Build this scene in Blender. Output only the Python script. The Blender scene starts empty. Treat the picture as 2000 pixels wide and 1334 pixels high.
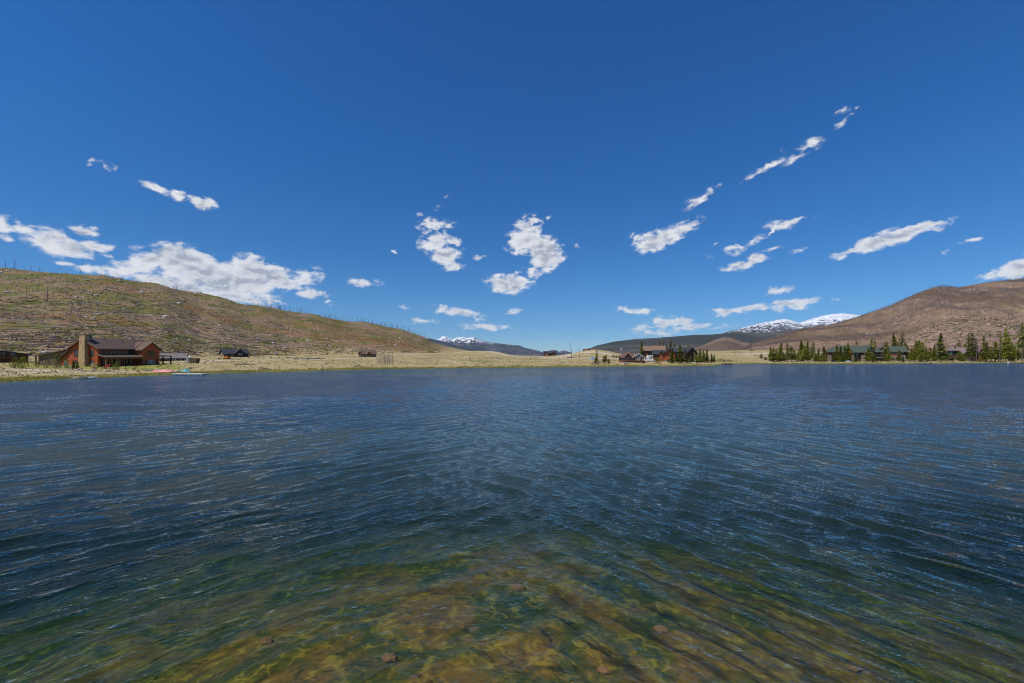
import bpy, math, random
import numpy as np
from mathutils import Vector, Matrix

# ------------------------------------------------------------------ camera, sky, sun, exposure
SC = bpy.context.scene
COL = SC.collection
CAM_Z = 5.0
F = 850.0            # focal length in pixels of the 2000 px wide photograph
HOR = 690.0          # eye level row
cam = bpy.data.cameras.new("camera")
cam.lens = 36.0 * F / 2000.0
cam.sensor_width = 36.0
cam.shift_y = (HOR - 667.0) / 2000.0
cam.clip_start = 0.1
cam.clip_end = 200000.0
cam_ob = bpy.data.objects.new("camera", cam)
cam_ob.location = (0, 0, CAM_Z)
cam_ob.rotation_euler = (math.radians(90), 0, 0)
COL.objects.link(cam_ob)
SC.camera = cam_ob

SC.view_settings.view_transform = 'Standard'
SC.view_settings.look = 'None'
SC.view_settings.exposure = 0.0
SC.view_settings.gamma = 1.0
SC.cycles.max_bounces = 6
SC.cycles.diffuse_bounces = 2
SC.cycles.glossy_bounces = 3
SC.cycles.transparent_max_bounces = 12
SC.cycles.volume_bounces = 0
SC.cycles.use_denoising = True
SC.cycles.filter_width = 1.05
SC.cycles.sample_clamp_indirect = 6.0

SUN_ANG = 213.0      # degrees from +X
SUN_EL = 54.0
sun = bpy.data.lights.new("sun", 'SUN')
sun.energy = 4.3
sun.angle = math.radians(0.5)
sun.color = (1.0, 0.955, 0.88)
sun_ob = bpy.data.objects.new("sun", sun)
sd = Vector((math.cos(math.radians(SUN_ANG)) * math.cos(math.radians(SUN_EL)),
             math.sin(math.radians(SUN_ANG)) * math.cos(math.radians(SUN_EL)),
             math.sin(math.radians(SUN_EL))))
sun_ob.rotation_euler = sd.to_track_quat('Z', 'Y').to_euler()
sun_ob.location = (-50, -50, 120)
COL.objects.link(sun_ob)


class NT:
    """small helper round a node tree"""
    def __init__(self, tree):
        self.t = tree
        self.t.nodes.clear()

    def n(self, typ, ins=None, **props):
        nd = self.t.nodes.new(typ)
        for k, v in props.items():
            setattr(nd, k, v)
        for k, v in (ins or {}).items():
            s = nd.inputs[k]
            if isinstance(v, bpy.types.NodeSocket):
                self.t.links.new(v, s)
            elif isinstance(v, (tuple, list)) and s.type == 'RGBA' and len(v) == 3:
                s.default_value = (*v, 1)
            else:
                s.default_value = v
        return nd

    def m(self, op, a, b=0.0, c=0.0, clamp=False):
        nd = self.t.nodes.new('ShaderNodeMath')
        nd.operation = op
        nd.use_clamp = clamp
        for i, v in enumerate((a, b, c)):
            if isinstance(v, bpy.types.NodeSocket):
                self.t.links.new(v, nd.inputs[i])
            else:
                nd.inputs[i].default_value = v
        return nd.outputs[0]

    def mix(self, f, a, b, typ='MIX'):
        nd = self.t.nodes.new('ShaderNodeMix')
        nd.data_type = 'RGBA'
        nd.blend_type = typ
        for s, v in ((nd.inputs[0], f), (nd.inputs[6], a), (nd.inputs[7], b)):
            if isinstance(v, bpy.types.NodeSocket):
                self.t.links.new(v, s)
            elif isinstance(v, (tuple, list)):
                s.default_value = (*v, 1) if len(v) == 3 else v
            else:
                s.default_value = v
        return nd.outputs[2]

    def ramp(self, f, stops, interp='LINEAR'):
        nd = self.t.nodes.new('ShaderNodeValToRGB')
        cr = nd.color_ramp
        cr.interpolation = interp
        while len(cr.elements) < len(stops):
            cr.elements.new(0.5)
        for e, (p, c) in zip(cr.elements, stops):
            e.position = p
            e.color = (*c, 1) if isinstance(c, (tuple, list)) else (c, c, c, 1)
        self.t.links.new(f, nd.inputs[0])
        return nd.outputs[0]

    def smooth(self, v, lo, hi, a=0.0, b=1.0):
        nd = self.t.nodes.new('ShaderNodeMapRange')
        nd.interpolation_type = 'SMOOTHSTEP'
        self.t.links.new(v, nd.inputs[0])
        for i, x in ((1, lo), (2, hi), (3, a), (4, b)):
            nd.inputs[i].default_value = x
        return nd.outputs[0]

    def noise(self, vec, scale, detail=4.0, rough=0.55, dist=0.0, lac=2.0):
        nd = self.t.nodes.new('ShaderNodeTexNoise')
        self.t.links.new(vec, nd.inputs['Vector'])
        nd.inputs['Scale'].default_value = scale
        nd.inputs['Detail'].default_value = detail
        nd.inputs['Roughness'].default_value = rough
        nd.inputs['Distortion'].default_value = dist
        nd.inputs['Lacunarity'].default_value = lac
        return nd.outputs['Fac']

    def mapping(self, vec, loc=(0, 0, 0), rot=(0, 0, 0), sc=(1, 1, 1), typ='POINT'):
        nd = self.t.nodes.new('ShaderNodeMapping')
        nd.vector_type = typ
        self.t.links.new(vec, nd.inputs[0])
        nd.inputs[1].default_value = loc
        nd.inputs[2].default_value = rot
        nd.inputs[3].default_value = sc
        return nd.outputs[0]


world = bpy.data.worlds.new("World")
SC.world = world
world.use_nodes = True
# clouds: (px, py, half width, half height, tilt in degrees (up to the right positive), weight) in the photograph,
# turned below into azimuth and elevation, so that each cloud has its own direction in the sky
CLOUDS = [
    (172, 315, 11, 10, -40, .55), (203, 323, 24, 9, -20, .55),
    (305, 367, 38, 10, -22, .9), (350, 383, 26, 11, -15, .9), (396, 397, 30, 15, -8, 1.15),
    (5, 442, 30, 26, -10, .95), (52, 447, 46, 18, -12, .8), (92, 468, 58, 30, -18, 1.0), (132, 486, 68, 24, -8, 1.1),
    (185, 486, 62, 15, -12, .8), (168, 452, 36, 15, -4, .9), (270, 481, 26, 9, 0, .45), (134, 512, 32, 9, -6, .55),
    (180, 527, 44, 13, -4, .75), (285, 488, 30, 8, 0, .4), (222, 532, 40, 14, -6, .9),
    (290, 512, 78, 28, 14, 1.25), (350, 507, 84, 34, -4, 1.45), (390, 530, 100, 40, -14, 1.5), (455, 548, 110, 42, -10, 1.5),
    (500, 531, 66, 34, -12, 1.4), (548, 548, 56, 26, -12, 1.2), (594, 545, 40, 20, 4, 1.0), (340, 556, 130, 22, -10, 1.2), (450, 580, 110, 16, -8, 1.1),
    (604, 573, 42, 11, -2, .9), (545, 589, 22, 7, -4, .6), (615, 523, 12, 8, 0, .3), (650, 596, 12, 5, 0, .45), (640, 588, 8, 4, 0, .4),
    (714, 552, 36, 11, -4, .9), (770, 494, 6, 4, 0, .5),
    (846, 438, 36, 14, 6, .85), (880, 440, 18, 8, 8, .5), (850, 473, 36, 26, 14, 1.05), (886, 472, 24, 13, -30, .95), (868, 497, 38, 24, -16, 1.2), (882, 517, 30, 15, -8, .95),
    (903, 523, 20, 5, 0, .45), (935, 507, 16, 7, 4, .6),
    (1028, 442, 34, 24, 28, .85), (1040, 432, 20, 16, -20, .7), (1028, 470, 44, 32, 6, 1.3), (1058, 488, 46, 34, -24, 1.35), (1066, 510, 36, 24, 10, 1.3), (1040, 530, 26, 16, 30, .7),
    (996, 555, 50, 21, -4, 1.35), (1010, 540, 16, 10, 30, .6), (1128, 481, 9, 8, 0, .6), (1072, 425, 8, 6, 40, .4),
    (900, 610, 62, 12, -12, .8), (866, 605, 18, 10, 10, .55), (948, 637, 60, 8, -3, .95), (830, 625, 34, 6, -4, .75), (1003, 612, 18, 8, 20, .6), (790, 600, 14, 6, 0, .4), (798, 631, 16, 4, 0, .45),
    (1276, 472, 42, 23, 22, 1.2), (1300, 462, 36, 20, 30, 1.1), (1336, 446, 46, 15, 30, .95), (1247, 463, 12, 6, 15, .6), (1232, 460, 8, 5, 40, .5),
    (1238, 608, 50, 8, -2, .8), (1262, 612, 24, 8, -10, .7), (1304, 628, 52, 12, 4, 1.1), (1270, 638, 44, 7, 8, .7), (1345, 641, 95, 8, 5, .75), (1285, 650, 62, 7, 2, .7), (1240, 643, 22, 5, -10, .5),
    (1367, 388, 40, 11, 36, .8), (1485, 334, 46, 8, 30, .65), (1512, 322, 22, 7, 24, .5), (1556, 308, 34, 9, 30, .6), (1585, 284, 34, 14, 28, .85), (1527, 298, 8, 5, 10, .4),
    (1642, 219, 18, 7, 10, .45), (1648, 235, 22, 6, 42, .45), (1674, 210, 10, 4, 40, .35), (1410, 363, 10, 5, 50, .3), (870, 388, 14, 5, 40, .3), (850, 407, 10, 7, 20, .3), (822, 420, 8, 6, 0, .3),
    (1530, 439, 44, 11, 8, .85), (1564, 430, 34, 6, 14, .6), (1502, 455, 20, 5, 40, .5), (1432, 486, 26, 13, 16, .7), (1464, 472, 42, 7, 22, .65), (1382, 502, 9, 7, 0, .5), (1396, 476, 9, 5, 30, .35),
    (1456, 514, 48, 13, 14, .95), (1480, 503, 36, 13, 14, 1.0), (1506, 488, 28, 7, 16, .55), (1556, 490, 26, 6, 22, .35),
    (1668, 488, 50, 12, 22, 1.1), (1712, 474, 66, 18, 20, 1.2), (1762, 462, 60, 17, 18, 1.05), (1806, 446, 44, 14, 16, 1.05), (1830, 437, 38, 9, 14, .9),
    (1521, 566, 32, 9, 8, .85), (1425, 609, 50, 8, 2, .85), (1470, 601, 70, 8, 8, .9), (1545, 594, 60, 13, 6, 1.1), (1560, 600, 26, 6, -6, .7), (1628, 587, 14, 5, 4, .5),
    (1895, 471, 26, 6, 12, .42), (1845, 492, 9, 5, 0, .35), (1945, 535, 60, 12, 16, .8), (1992, 522, 50, 24, 18, 1.15), (1980, 541, 60, 10, 6, .9), (2010, 512, 30, 14, 20, 1.0),
    (2060, 505, 60, 30, 10, 1.2), (2180, 480, 90, 34, 10, 1.2), (-80, 450, 70, 30, 0, 1.2), (-220, 480, 100, 34, 0, 1.1), (1105, 689, 10, 3, 0, .2),
]


def build_world():
    W = NT(world.node_tree)
    sky = W.n('ShaderNodeTexSky', sky_type='NISHITA')
    sky.sun_disc = False
    sky.sun_elevation = math.radians(SUN_EL)
    sky.sun_rotation = math.radians((90 - SUN_ANG) % 360)
    sky.altitude = 2600
    sky.air_density = 1.0
    sky.dust_density = 0.0
    sky.ozone_density = 3.0
    tc = W.n('ShaderNodeTexCoord')
    sep = W.n('ShaderNodeSeparateXYZ', {0: tc.outputs['Generated']})
    x, y, z = sep.outputs
    # the deep polarised blue of thin mountain air
    el = W.m('MAXIMUM', z, 0.0)
    grad = W.ramp(el, [(0.0, (0.58, 0.80, 1.05)), (0.06, (0.42, 0.77, 1.06)), (0.2, (0.28, 0.78, 1.18)), (0.42, (0.21, 0.84, 1.42)), (0.75, (0.20, 0.84, 1.52))])
    skyc = W.mix(1.0, sky.outputs[0], grad, 'MULTIPLY')
    az = W.m('ARCTAN2', x, y)
    hl = W.m('SQRT', W.m('ADD', W.m('MULTIPLY', x, x), W.m('MULTIPLY', y, y)))
    te = W.m('DIVIDE', z, W.m('MAXIMUM', hl, 0.05))
    co = W.n('ShaderNodeCombineXYZ', {0: az, 1: te})
    # break the outlines up
    nz = W.n('ShaderNodeTexNoise', {'Vector': W.mapping(co.outputs[0], sc=(1, 1.5, 1)), 'Scale': 26.0, 'Detail': 5.0, 'Roughness': 0.6})
    off = W.n('ShaderNodeVectorMath', {0: nz.outputs['Color'], 1: (0.5, 0.5, 0.5)}, operation='SUBTRACT')
    off2 = W.n('ShaderNodeVectorMath', {0: off.outputs[0], 1: (0.046, 0.028, 0.0)}, operation='MULTIPLY')
    p = W.n('ShaderNodeVectorMath', {0: co.outputs[0], 1: off2.outputs[0]}, operation='ADD').outputs[0]
    acc = None
    for (px, py, rx, ry, tilt, w) in CLOUDS:
        a = math.atan((px - 1000) / F)
        e = (HOR - py) / F * math.cos(a)
        sx = rx / F * math.cos(a) ** 2 * 1.10
        sy = ry / F * math.cos(a) * 1.10
        # slope of a screen line turned into the azimuth frame
        dx, dy = math.cos(math.radians(tilt)), math.sin(math.radians(tilt))
        dax = dx * math.cos(a) ** 2 / F
        dey = dy * math.cos(a) / F - e * math.tan(a) * dax
        rot = math.atan2(dey, dax)
        mp = W.mapping(p, (a, e, 0), (0, 0, rot), (sx, sy, 1), 'TEXTURE')
        g = W.n('ShaderNodeTexGradient', {0: mp}, gradient_type='SPHERICAL').outputs['Fac']
        g = W.m('MULTIPLY', g, w)
        acc = g if acc is None else W.m('MAXIMUM', acc, g)
    n1 = W.noise(W.mapping(co.outputs[0], sc=(1, 1.7, 1)), 40.0, 9.0, 0.58, 0.35)
    amp = W.m('MULTIPLY', W.m('MINIMUM', W.m('MULTIPLY', acc, 4.0), 1.0), W.smooth(acc, .45, 1.1, 1.0, .45))
    d0 = W.m('ADD', acc, W.m('MULTIPLY', W.m('MULTIPLY', W.m('SUBTRACT', n1, 0.53), 2.5), amp))
    dens = W.smooth(d0, -0.02, 0.70)
    # thick parts are greyer underneath, thin rims are white
    n2 = W.noise(W.mapping(co.outputs[0], loc=(0.3, 0.9, 0), sc=(1, 1.8, 1)), 14.0, 5.0, 0.55)
    thick = W.smooth(W.m('ADD', acc, W.m('MULTIPLY', W.m('SUBTRACT', n2, 0.5), 2.2)), 0.40, 1.25)
    # little billows: where the cloud thins towards the light it is brighter
    n1b = W.noise(W.mapping(co.outputs[0], loc=(-0.007, 0.013, 0), sc=(1, 1.7, 1)), 40.0, 6.0, 0.56, 0.35)
    rel = W.smooth(W.m('SUBTRACT', n1, n1b), -0.10, 0.10)
    thick = W.m('MULTIPLY', thick, W.m('SUBTRACT', 1.15, W.m('MULTIPLY', rel, 0.75)), clamp=True)
    ccol = W.mix(thick, (9.2, 9.3, 9.6), (4.6, 4.95, 5.8))
    out = W.mix(W.m('MULTIPLY', dens, 0.95), skyc, ccol)
    bg = W.n('ShaderNodeBackground', {0: out, 1: 0.09})
    o = W.n('ShaderNodeOutputWorld', {0: bg.outputs[0]})


build_world()
world.cycles.sampling_method = 'MANUAL'
world.cycles.sample_map_resolution = 512


# ------------------------------------------------------------------ helpers
def tag(o, label=None, cat=None, group=None, kind=None):
    if label: o['label'] = label
    if cat: o['category'] = cat
    if group: o['group'] = group
    if kind: o['kind'] = kind
    return o


def empty(name, loc, rz=0.0, label=None, cat=None, group=None):
    o = bpy.data.objects.new(name, None)
    COL.objects.link(o)
    o.location = loc
    o.rotation_euler = (0, 0, rz)
    return tag(o, label, cat, group)


class MB:
    def __init__(self):
        self.v = []
        self.f = []

    def quadbox(self, c8):
        b = len(self.v)
        self.v += [tuple(p) for p in c8]
        for q in ((0, 3, 2, 1), (4, 5, 6, 7), (0, 1, 5, 4), (1, 2, 6, 5), (2, 3, 7, 6), (3, 0, 4, 7)):
            self.f.append(tuple(b + i for i in q))

    def box(self, x0, x1, y0, y1, z0, z1):
        self.quadbox([(x0, y0, z0), (x1, y0, z0), (x1, y1, z0), (x0, y1, z0), (x0, y0, z1), (x1, y0, z1), (x1, y1, z1), (x0, y1, z1)])
        return self

    def poly_prism(self, pts, axis, a0, a1):
        """pts: 2-D outline (counter-clockwise); extruded along axis 'x' (pts are y,z) or 'y' (pts are x,z) or 'z'"""
        b = len(self.v)
        n = len(pts)
        for a in (a0, a1):
            for (p, q) in pts:
                self.v.append({'x': (a, p, q), 'y': (p, a, q), 'z': (p, q, a)}[axis])
        self.f.append(tuple(b + i for i in range(n))[::-1])
        self.f.append(tuple(b + n + i for i in range(n)))
        for i in range(n):
            j = (i + 1) % n
            self.f.append((b + i, b + j, b + n + j, b + n + i))
        return self

    def slab(self, p, th):
        """thick quad from 4 points p (ordered), thickness th downwards"""
        lo = [(a[0], a[1], a[2] - th) for a in p]
        self.quadbox(lo + list(p))
        return self

    def tube(self, pts, radii, seg=6, cap=True):
        pts = [Vector(p) for p in pts]
        b = len(self.v)
        for i, p in enumerate(pts):
            d = (pts[min(i + 1, len(pts) - 1)] - pts[max(i - 1, 0)]).normalized()
            up = Vector((0, 0, 1)) if abs(d.z) < .9 else Vector((1, 0, 0))
            a = d.cross(up).normalized()
            c = d.cross(a)
            for k in range(seg):
                t = 2 * math.pi * k / seg
                self.v.append(tuple(p + (a * math.cos(t) + c * math.sin(t)) * radii[i]))
        for i in range(len(pts) - 1):
            for k in range(seg):
                k2 = (k + 1) % seg
                self.f.append((b + i * seg + k, b + i * seg + k2, b + (i + 1) * seg + k2, b + (i + 1) * seg + k))
        if cap:
            self.f.append(tuple(b + k for k in range(seg)))
            e = b + (len(pts) - 1) * seg
            self.f.append(tuple(e + k for k in range(seg))[::-1])
        return self

    def mesh(self, name, mat, smooth=False):
        me = bpy.data.meshes.new(name)
        me.from_pydata(self.v, [], self.f)
        me.validate()
        if mat: me.materials.append(mat)
        if smooth:
            me.polygons.foreach_set('use_smooth', [True] * len(me.polygons))
        me.update()
        return me

    def build(self, name, mat, parent=None, smooth=False):
        o = bpy.data.objects.new(name, self.mesh(name, mat, smooth))
        COL.objects.link(o)
        if parent: o.parent = parent
        return o


def grid_mesh(name, V, nr, nc, mat, smooth=True, wrap=False):
    """V: (nr*nc,3) array"""
    me = bpy.data.meshes.new(name)
    r = np.arange(nr - 1)[:, None]
    c = np.arange(nc - 1)[None, :]
    a = (r * nc + c).ravel()
    q = np.stack([a, a + 1, a + nc + 1, a + nc], 1)
    me.vertices.add(len(V))
    me.vertices.foreach_set('co', V.astype(np.float32).ravel())
    me.loops.add(q.size)
    me.loops.foreach_set('vertex_index', q.astype(np.int32).ravel())
    me.polygons.add(len(q))
    me.polygons.foreach_set('loop_start', np.arange(0, q.size, 4, dtype=np.int32))
    me.polygons.foreach_set('use_smooth', np.ones(len(q), dtype=bool) if smooth else np.zeros(len(q), dtype=bool))
    me.update(calc_edges=True)
    me.materials.append(mat)
    return me


def hash2(ix, iy, seed):
    h = (ix.astype(np.int64) * 374761393 + iy.astype(np.int64) * 668265263 + seed * 974634777) & 0xffffffff
    h = ((h ^ (h >> 13)) * 1274126177) & 0xffffffff
    return ((h ^ (h >> 16)) & 0xffffff) / float(0xffffff)


def vnoise(x, y, seed=0):
    x = np.asarray(x, float); y = np.asarray(y, float)
    ix = np.floor(x); iy = np.floor(y)
    fx = x - ix; fy = y - iy
    fx = fx * fx * fx * (fx * (fx * 6 - 15) + 10); fy = fy * fy * fy * (fy * (fy * 6 - 15) + 10)
    a = hash2(ix, iy, seed); b = hash2(ix + 1, iy, seed); c = hash2(ix, iy + 1, seed); d = hash2(ix + 1, iy + 1, seed)
    return (a * (1 - fx) + b * fx) * (1 - fy) + (c * (1 - fx) + d * fx) * fy - 0.5


def fbm(x, y, octv=5, seed=0, rough=0.5, ridged=False):
    s = 0; a = 1.0; t = 0
    for i in range(octv):
        n = vnoise(x, y, seed + i)
        if ridged: n = 0.5 - 2 * np.abs(n)
        s = s + n * a; t += a
        a *= rough
        x = x * 2.03 + 11.3; y = y * 2.03 + 7.7
    return s / t * 1.6


def sstep(x, a, b):
    t = np.clip((x - a) / (b - a), 0, 1)
    return t * t * (3 - 2 * t)


# ------------------------------------------------------------------ materials
MATS = {}


def pmat(name, stops, scale=3.0, stretch=(1, 1, 1), rough=0.85, bump=0.0, bscale=None, detail=5.0, nrough=0.6, spec=0.25, metallic=0.0, coord='Object'):
    m = bpy.data.materials.new(name)
    m.use_nodes = True
    N = NT(m.node_tree)
    tc = N.n('ShaderNodeTexCoord')
    v = N.mapping(tc.outputs[coord], sc=stretch)
    f = N.noise(v, scale, detail, nrough)
    k = len(stops)
    c = N.ramp(f, [(0.30 + 0.40 * i / max(k - 1, 1), s) for i, s in enumerate(stops)])
    b = N.n('ShaderNodeBsdfPrincipled', {'Base Color': c, 'Roughness': rough, 'Specular IOR Level': spec, 'Metallic': metallic})
    if bump:
        f2 = N.noise(v, bscale or scale * 3, 4, 0.6)
        bp = N.n('ShaderNodeBump', {'Strength': bump, 'Distance': 0.1, 'Height': f2})
        N.t.links.new(bp.outputs[0], b.inputs['Normal'])
    N.n('ShaderNodeOutputMaterial', {0: b.outputs[0]})
    MATS[name] = m
    return m


def siding(name, ca, cb, pitch=0.22, rough=0.7, vertical=False):
    """horizontal log or board siding with dark joints"""
    m = bpy.data.materials.new(name)
    m.use_nodes = True
    N = NT(m.node_tree)
    tc = N.n('ShaderNodeTexCoord')
    v = tc.outputs['Object']
    sp = N.n('ShaderNodeSeparateXYZ', {0: v})
    h = sp.outputs[0] if vertical else sp.outputs[2]
    fr = N.m('FRACT', N.m('DIVIDE', h, pitch))
    ln = N.smooth(N.m('ABSOLUTE', N.m('SUBTRACT', fr, 0.5)), 0.40, 0.5)
    n = N.noise(N.mapping(v, sc=(1, 1, 12) if not vertical else (12, 12, 1)), 1.3, 5, 0.6)
    c = N.ramp(n, [(0.3, ca), (0.7, cb)])
    big = N.noise(v, 0.35, 3, 0.5)
    c = N.mix(N.smooth(big, 0.45, 0.75, 0, 0.35), c, tuple(x * 0.55 for x in ca))
    c = N.mix(ln, c, tuple(x * 0.35 for x in ca))
    bp = N.n('ShaderNodeBump', {'Strength': 0.6, 'Distance': 0.05, 'Height': N.m('SUBTRACT', 1.0, ln)})
    b = N.n('ShaderNodeBsdfPrincipled', {'Base Color': c, 'Roughness': rough, 'Specular IOR Level': 0.3, 'Normal': bp.outputs[0]})
    N.n('ShaderNodeOutputMaterial', {0: b.outputs[0]})
    return m


def stonem(name, cols, scale=2.6):
    m = bpy.data.materials.new(name)
    m.use_nodes = True
    N = NT(m.node_tree)
    tc = N.n('ShaderNodeTexCoord')
    v = N.mapping(tc.outputs['Object'], sc=(1, 1, 1.9))
    vo = N.n('ShaderNodeTexVoronoi', {'Vector': v, 'Scale': scale})
    ve = N.n('ShaderNodeTexVoronoi', {'Vector': v, 'Scale': scale}, feature='DISTANCE_TO_EDGE')
    sp = N.n('ShaderNodeSeparateColor', {0: vo.outputs['Color']})
    c = N.ramp(sp.outputs[0], [(i / (len(cols) - 1), x) for i, x in enumerate(cols)])
    e = N.smooth(ve.outputs[0], 0.0, 0.05)
    c = N.mix(e, (0.07, 0.055, 0.04), c)
    bp = N.n('ShaderNodeBump', {'Strength': 0.8, 'Distance': 0.08, 'Height': e})
    b = N.n('ShaderNodeBsdfPrincipled', {'Base Color': c, 'Roughness': 0.9, 'Normal': bp.outputs[0]})
    N.n('ShaderNodeOutputMaterial', {0: b.outputs[0]})
    return m


orange_wood = siding('orange_wood', (0.34, 0.070, 0.018), (0.50, 0.115, 0.030), 0.24)
brown_wood = siding('brown_wood', (0.10, 0.045, 0.022), (0.17, 0.075, 0.035), 0.24)
dark_wood = siding('dark_wood', (0.035, 0.022, 0.016), (0.07, 0.042, 0.028), 0.24)
red_siding = siding('red_siding', (0.14, 0.035, 0.028), (0.19, 0.05, 0.038), 0.2)
maroon_siding = siding('maroon_siding', (0.085, 0.036, 0.028), (0.125, 0.052, 0.04), 0.2)
tan_siding = siding('tan_siding', (0.16, 0.095, 0.058), (0.24, 0.15, 0.095), 0.2)
grey_board = siding('grey_board', (0.17, 0.125, 0.10), (0.26, 0.20, 0.16), 0.3, vertical=True)
cedar_wood = siding('cedar_wood', (0.24, 0.075, 0.025), (0.33, 0.11, 0.035), 0.24)
stone = stonem('fieldstone', [(0.30, 0.16, 0.07), (0.58, 0.36, 0.16), (0.66, 0.44, 0.21), (0.42, 0.27, 0.14), (0.68, 0.48, 0.26)])
grey_stone = stonem('grey_stone', [(0.11, 0.09, 0.075), (0.22, 0.18, 0.14), (0.28, 0.22, 0.17), (0.16, 0.14, 0.12)], 2.2)
shingle_brown = pmat('brown_shingles', [(0.10, 0.062, 0.045), (0.15, 0.098, 0.075), (0.20, 0.135, 0.105)], 2.5, (1, 1, 3), 0.9, 0.4)
shingle_red = pmat('red_brown_shingles', [(0.11, 0.052, 0.038), (0.165, 0.08, 0.06), (0.22, 0.115, 0.09)], 2.5, (1, 1, 3), 0.9, 0.4)
shingle_tan = pmat('tan_shingles', [(0.15, 0.09, 0.058), (0.22, 0.135, 0.09), (0.28, 0.18, 0.12)], 2.5, (1, 1, 3), 0.9, 0.4)
shingle_slate = pmat('slate_shingles', [(0.022, 0.026, 0.032), (0.04, 0.046, 0.056), (0.065, 0.072, 0.085)], 2.5, (1, 1, 3), 0.85, 0.4)
shingle_green = pmat('green_shingles', [(0.040, 0.055, 0.040), (0.062, 0.082, 0.060), (0.09, 0.112, 0.088)], 2.0, (1, 1, 3), 0.8, 0.4)
shingle_grey = pmat('grey_shingles', [(0.14, 0.12, 0.11), (0.20, 0.17, 0.16), (0.26, 0.225, 0.21)], 2.0, (1, 1, 3), 0.9, 0.4)
shingle_mauve = pmat('mauve_shingles', [(0.15, 0.10, 0.10), (0.21, 0.145, 0.145), (0.27, 0.20, 0.20)], 2.0, (1, 1, 3), 0.9, 0.4)
trim_dark = pmat('dark_trim', [(0.03, 0.02, 0.015), (0.05, 0.035, 0.025)], 3.0)
trim_red = pmat('red_wood_trim', [(0.14, 0.048, 0.028), (0.20, 0.07, 0.04)], 3.0)
trim_white = pmat('white_trim', [(0.60, 0.59, 0.56), (0.76, 0.75, 0.72)], 3.0)
post_wood = pmat('post_wood', [(0.14, 0.07, 0.03), (0.24, 0.12, 0.05)], 3.0, (1, 1, .3))
grey_wood = pmat('weathered_wood', [(0.16, 0.14, 0.12), (0.26, 0.235, 0.21), (0.36, 0.33, 0.30)], 4.0, (1, 1, .3))
snag_mat = pmat('burnt_bark', [(0.055, 0.045, 0.042), (0.13, 0.11, 0.10), (0.24, 0.215, 0.20)], 0.6, (1, 1, .25))
snag_brown = pmat('brown_burnt_bark', [(0.07, 0.05, 0.042), (0.13, 0.098, 0.085), (0.22, 0.175, 0.15)], 0.3)
rock_mat = pmat('granite', [(0.30, 0.23, 0.185), (0.50, 0.41, 0.34), (0.68, 0.60, 0.53)], 0.35, rough=0.95, bump=0.5, bscale=2)
pink_rock = pmat('pink_granite', [(0.20, 0.12, 0.09), (0.32, 0.20, 0.15), (0.44, 0.30, 0.235)], 0.1, rough=0.95, bump=0.5, bscale=1)
white_paint = pmat('white_paint', [(0.55, 0.56, 0.56), (0.68, 0.68, 0.68)], 2.0, rough=0.5)
black_rub = pmat('rubber', [(0.015, 0.015, 0.015), (0.03, 0.03, 0.03)], 3.0)
bark_mat = pmat('conifer_bark', [(0.07, 0.05, 0.035), (0.16, 0.12, 0.09)], 3.0, (1, 1, .3))


def glass(name, c=(0.015, 0.02, 0.022), rough=0.06):
    m = bpy.data.materials.new(name)
    m.use_nodes = True
    N = NT(m.node_tree)
    b = N.n('ShaderNodeBsdfPrincipled', {'Base Color': c, 'Roughness': rough, 'Specular IOR Level': 0.7})
    N.n('ShaderNodeOutputMaterial', {0: b.outputs[0]})
    return m


pane_mat = glass('window_glass')
pane_teal = glass('pale_window_glass', (0.10, 0.16, 0.15), 0.15)


def folm(name, dark, mid, light, scale=0.9):
    m = bpy.data.materials.new(name)
    m.use_nodes = True
    N = NT(m.node_tree)
    tc = N.n('ShaderNodeTexCoord')
    oi = N.n('ShaderNodeObjectInfo')
    f = N.noise(tc.outputs['Object'], scale, 3, 0.7)
    c = N.ramp(f, [(0.3, dark), (0.5, mid), (0.7, light)])
    hs = N.n('ShaderNodeHueSaturation', {'Color': c, 'Saturation': 1.0, 'Hue': N.m('ADD', 0.485, N.m('MULTIPLY', oi.outputs['Random'], 0.03)),
                                         'Value': N.m('ADD', 0.75, N.m('MULTIPLY', oi.outputs['Random'], 0.5))})
    d = N.n('ShaderNodeBsdfDiffuse', {'Color': hs.outputs[0]})
    t = N.n('ShaderNodeBsdfTranslucent', {'Color': hs.outputs[0]})
    mx = N.n('ShaderNodeMixShader', {0: 0.45, 1: d.outputs[0], 2: t.outputs[0]})
    N.n('ShaderNodeOutputMaterial', {0: mx.outputs[0]})
    return m


needle = folm('conifer_needles', (0.12, 0.14, 0.018), (0.25, 0.255, 0.032), (0.40, 0.37, 0.06))
needle_dark = folm('dark_conifer_needles', (0.08, 0.11, 0.018), (0.16, 0.19, 0.03), (0.27, 0.28, 0.05))
needle_brown = folm('sparse_brown_needles', (0.09, 0.095, 0.03), (0.18, 0.175, 0.05), (0.30, 0.26, 0.09))
leaf_yellow = folm('young_leaves', (0.10, 0.12, 0.02), (0.18, 0.20, 0.035), (0.28, 0.28, 0.06))
bush_brown = folm('bare_willow_twigs', (0.05, 0.035, 0.025), (0.09, 0.065, 0.045), (0.15, 0.11, 0.075))

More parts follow.
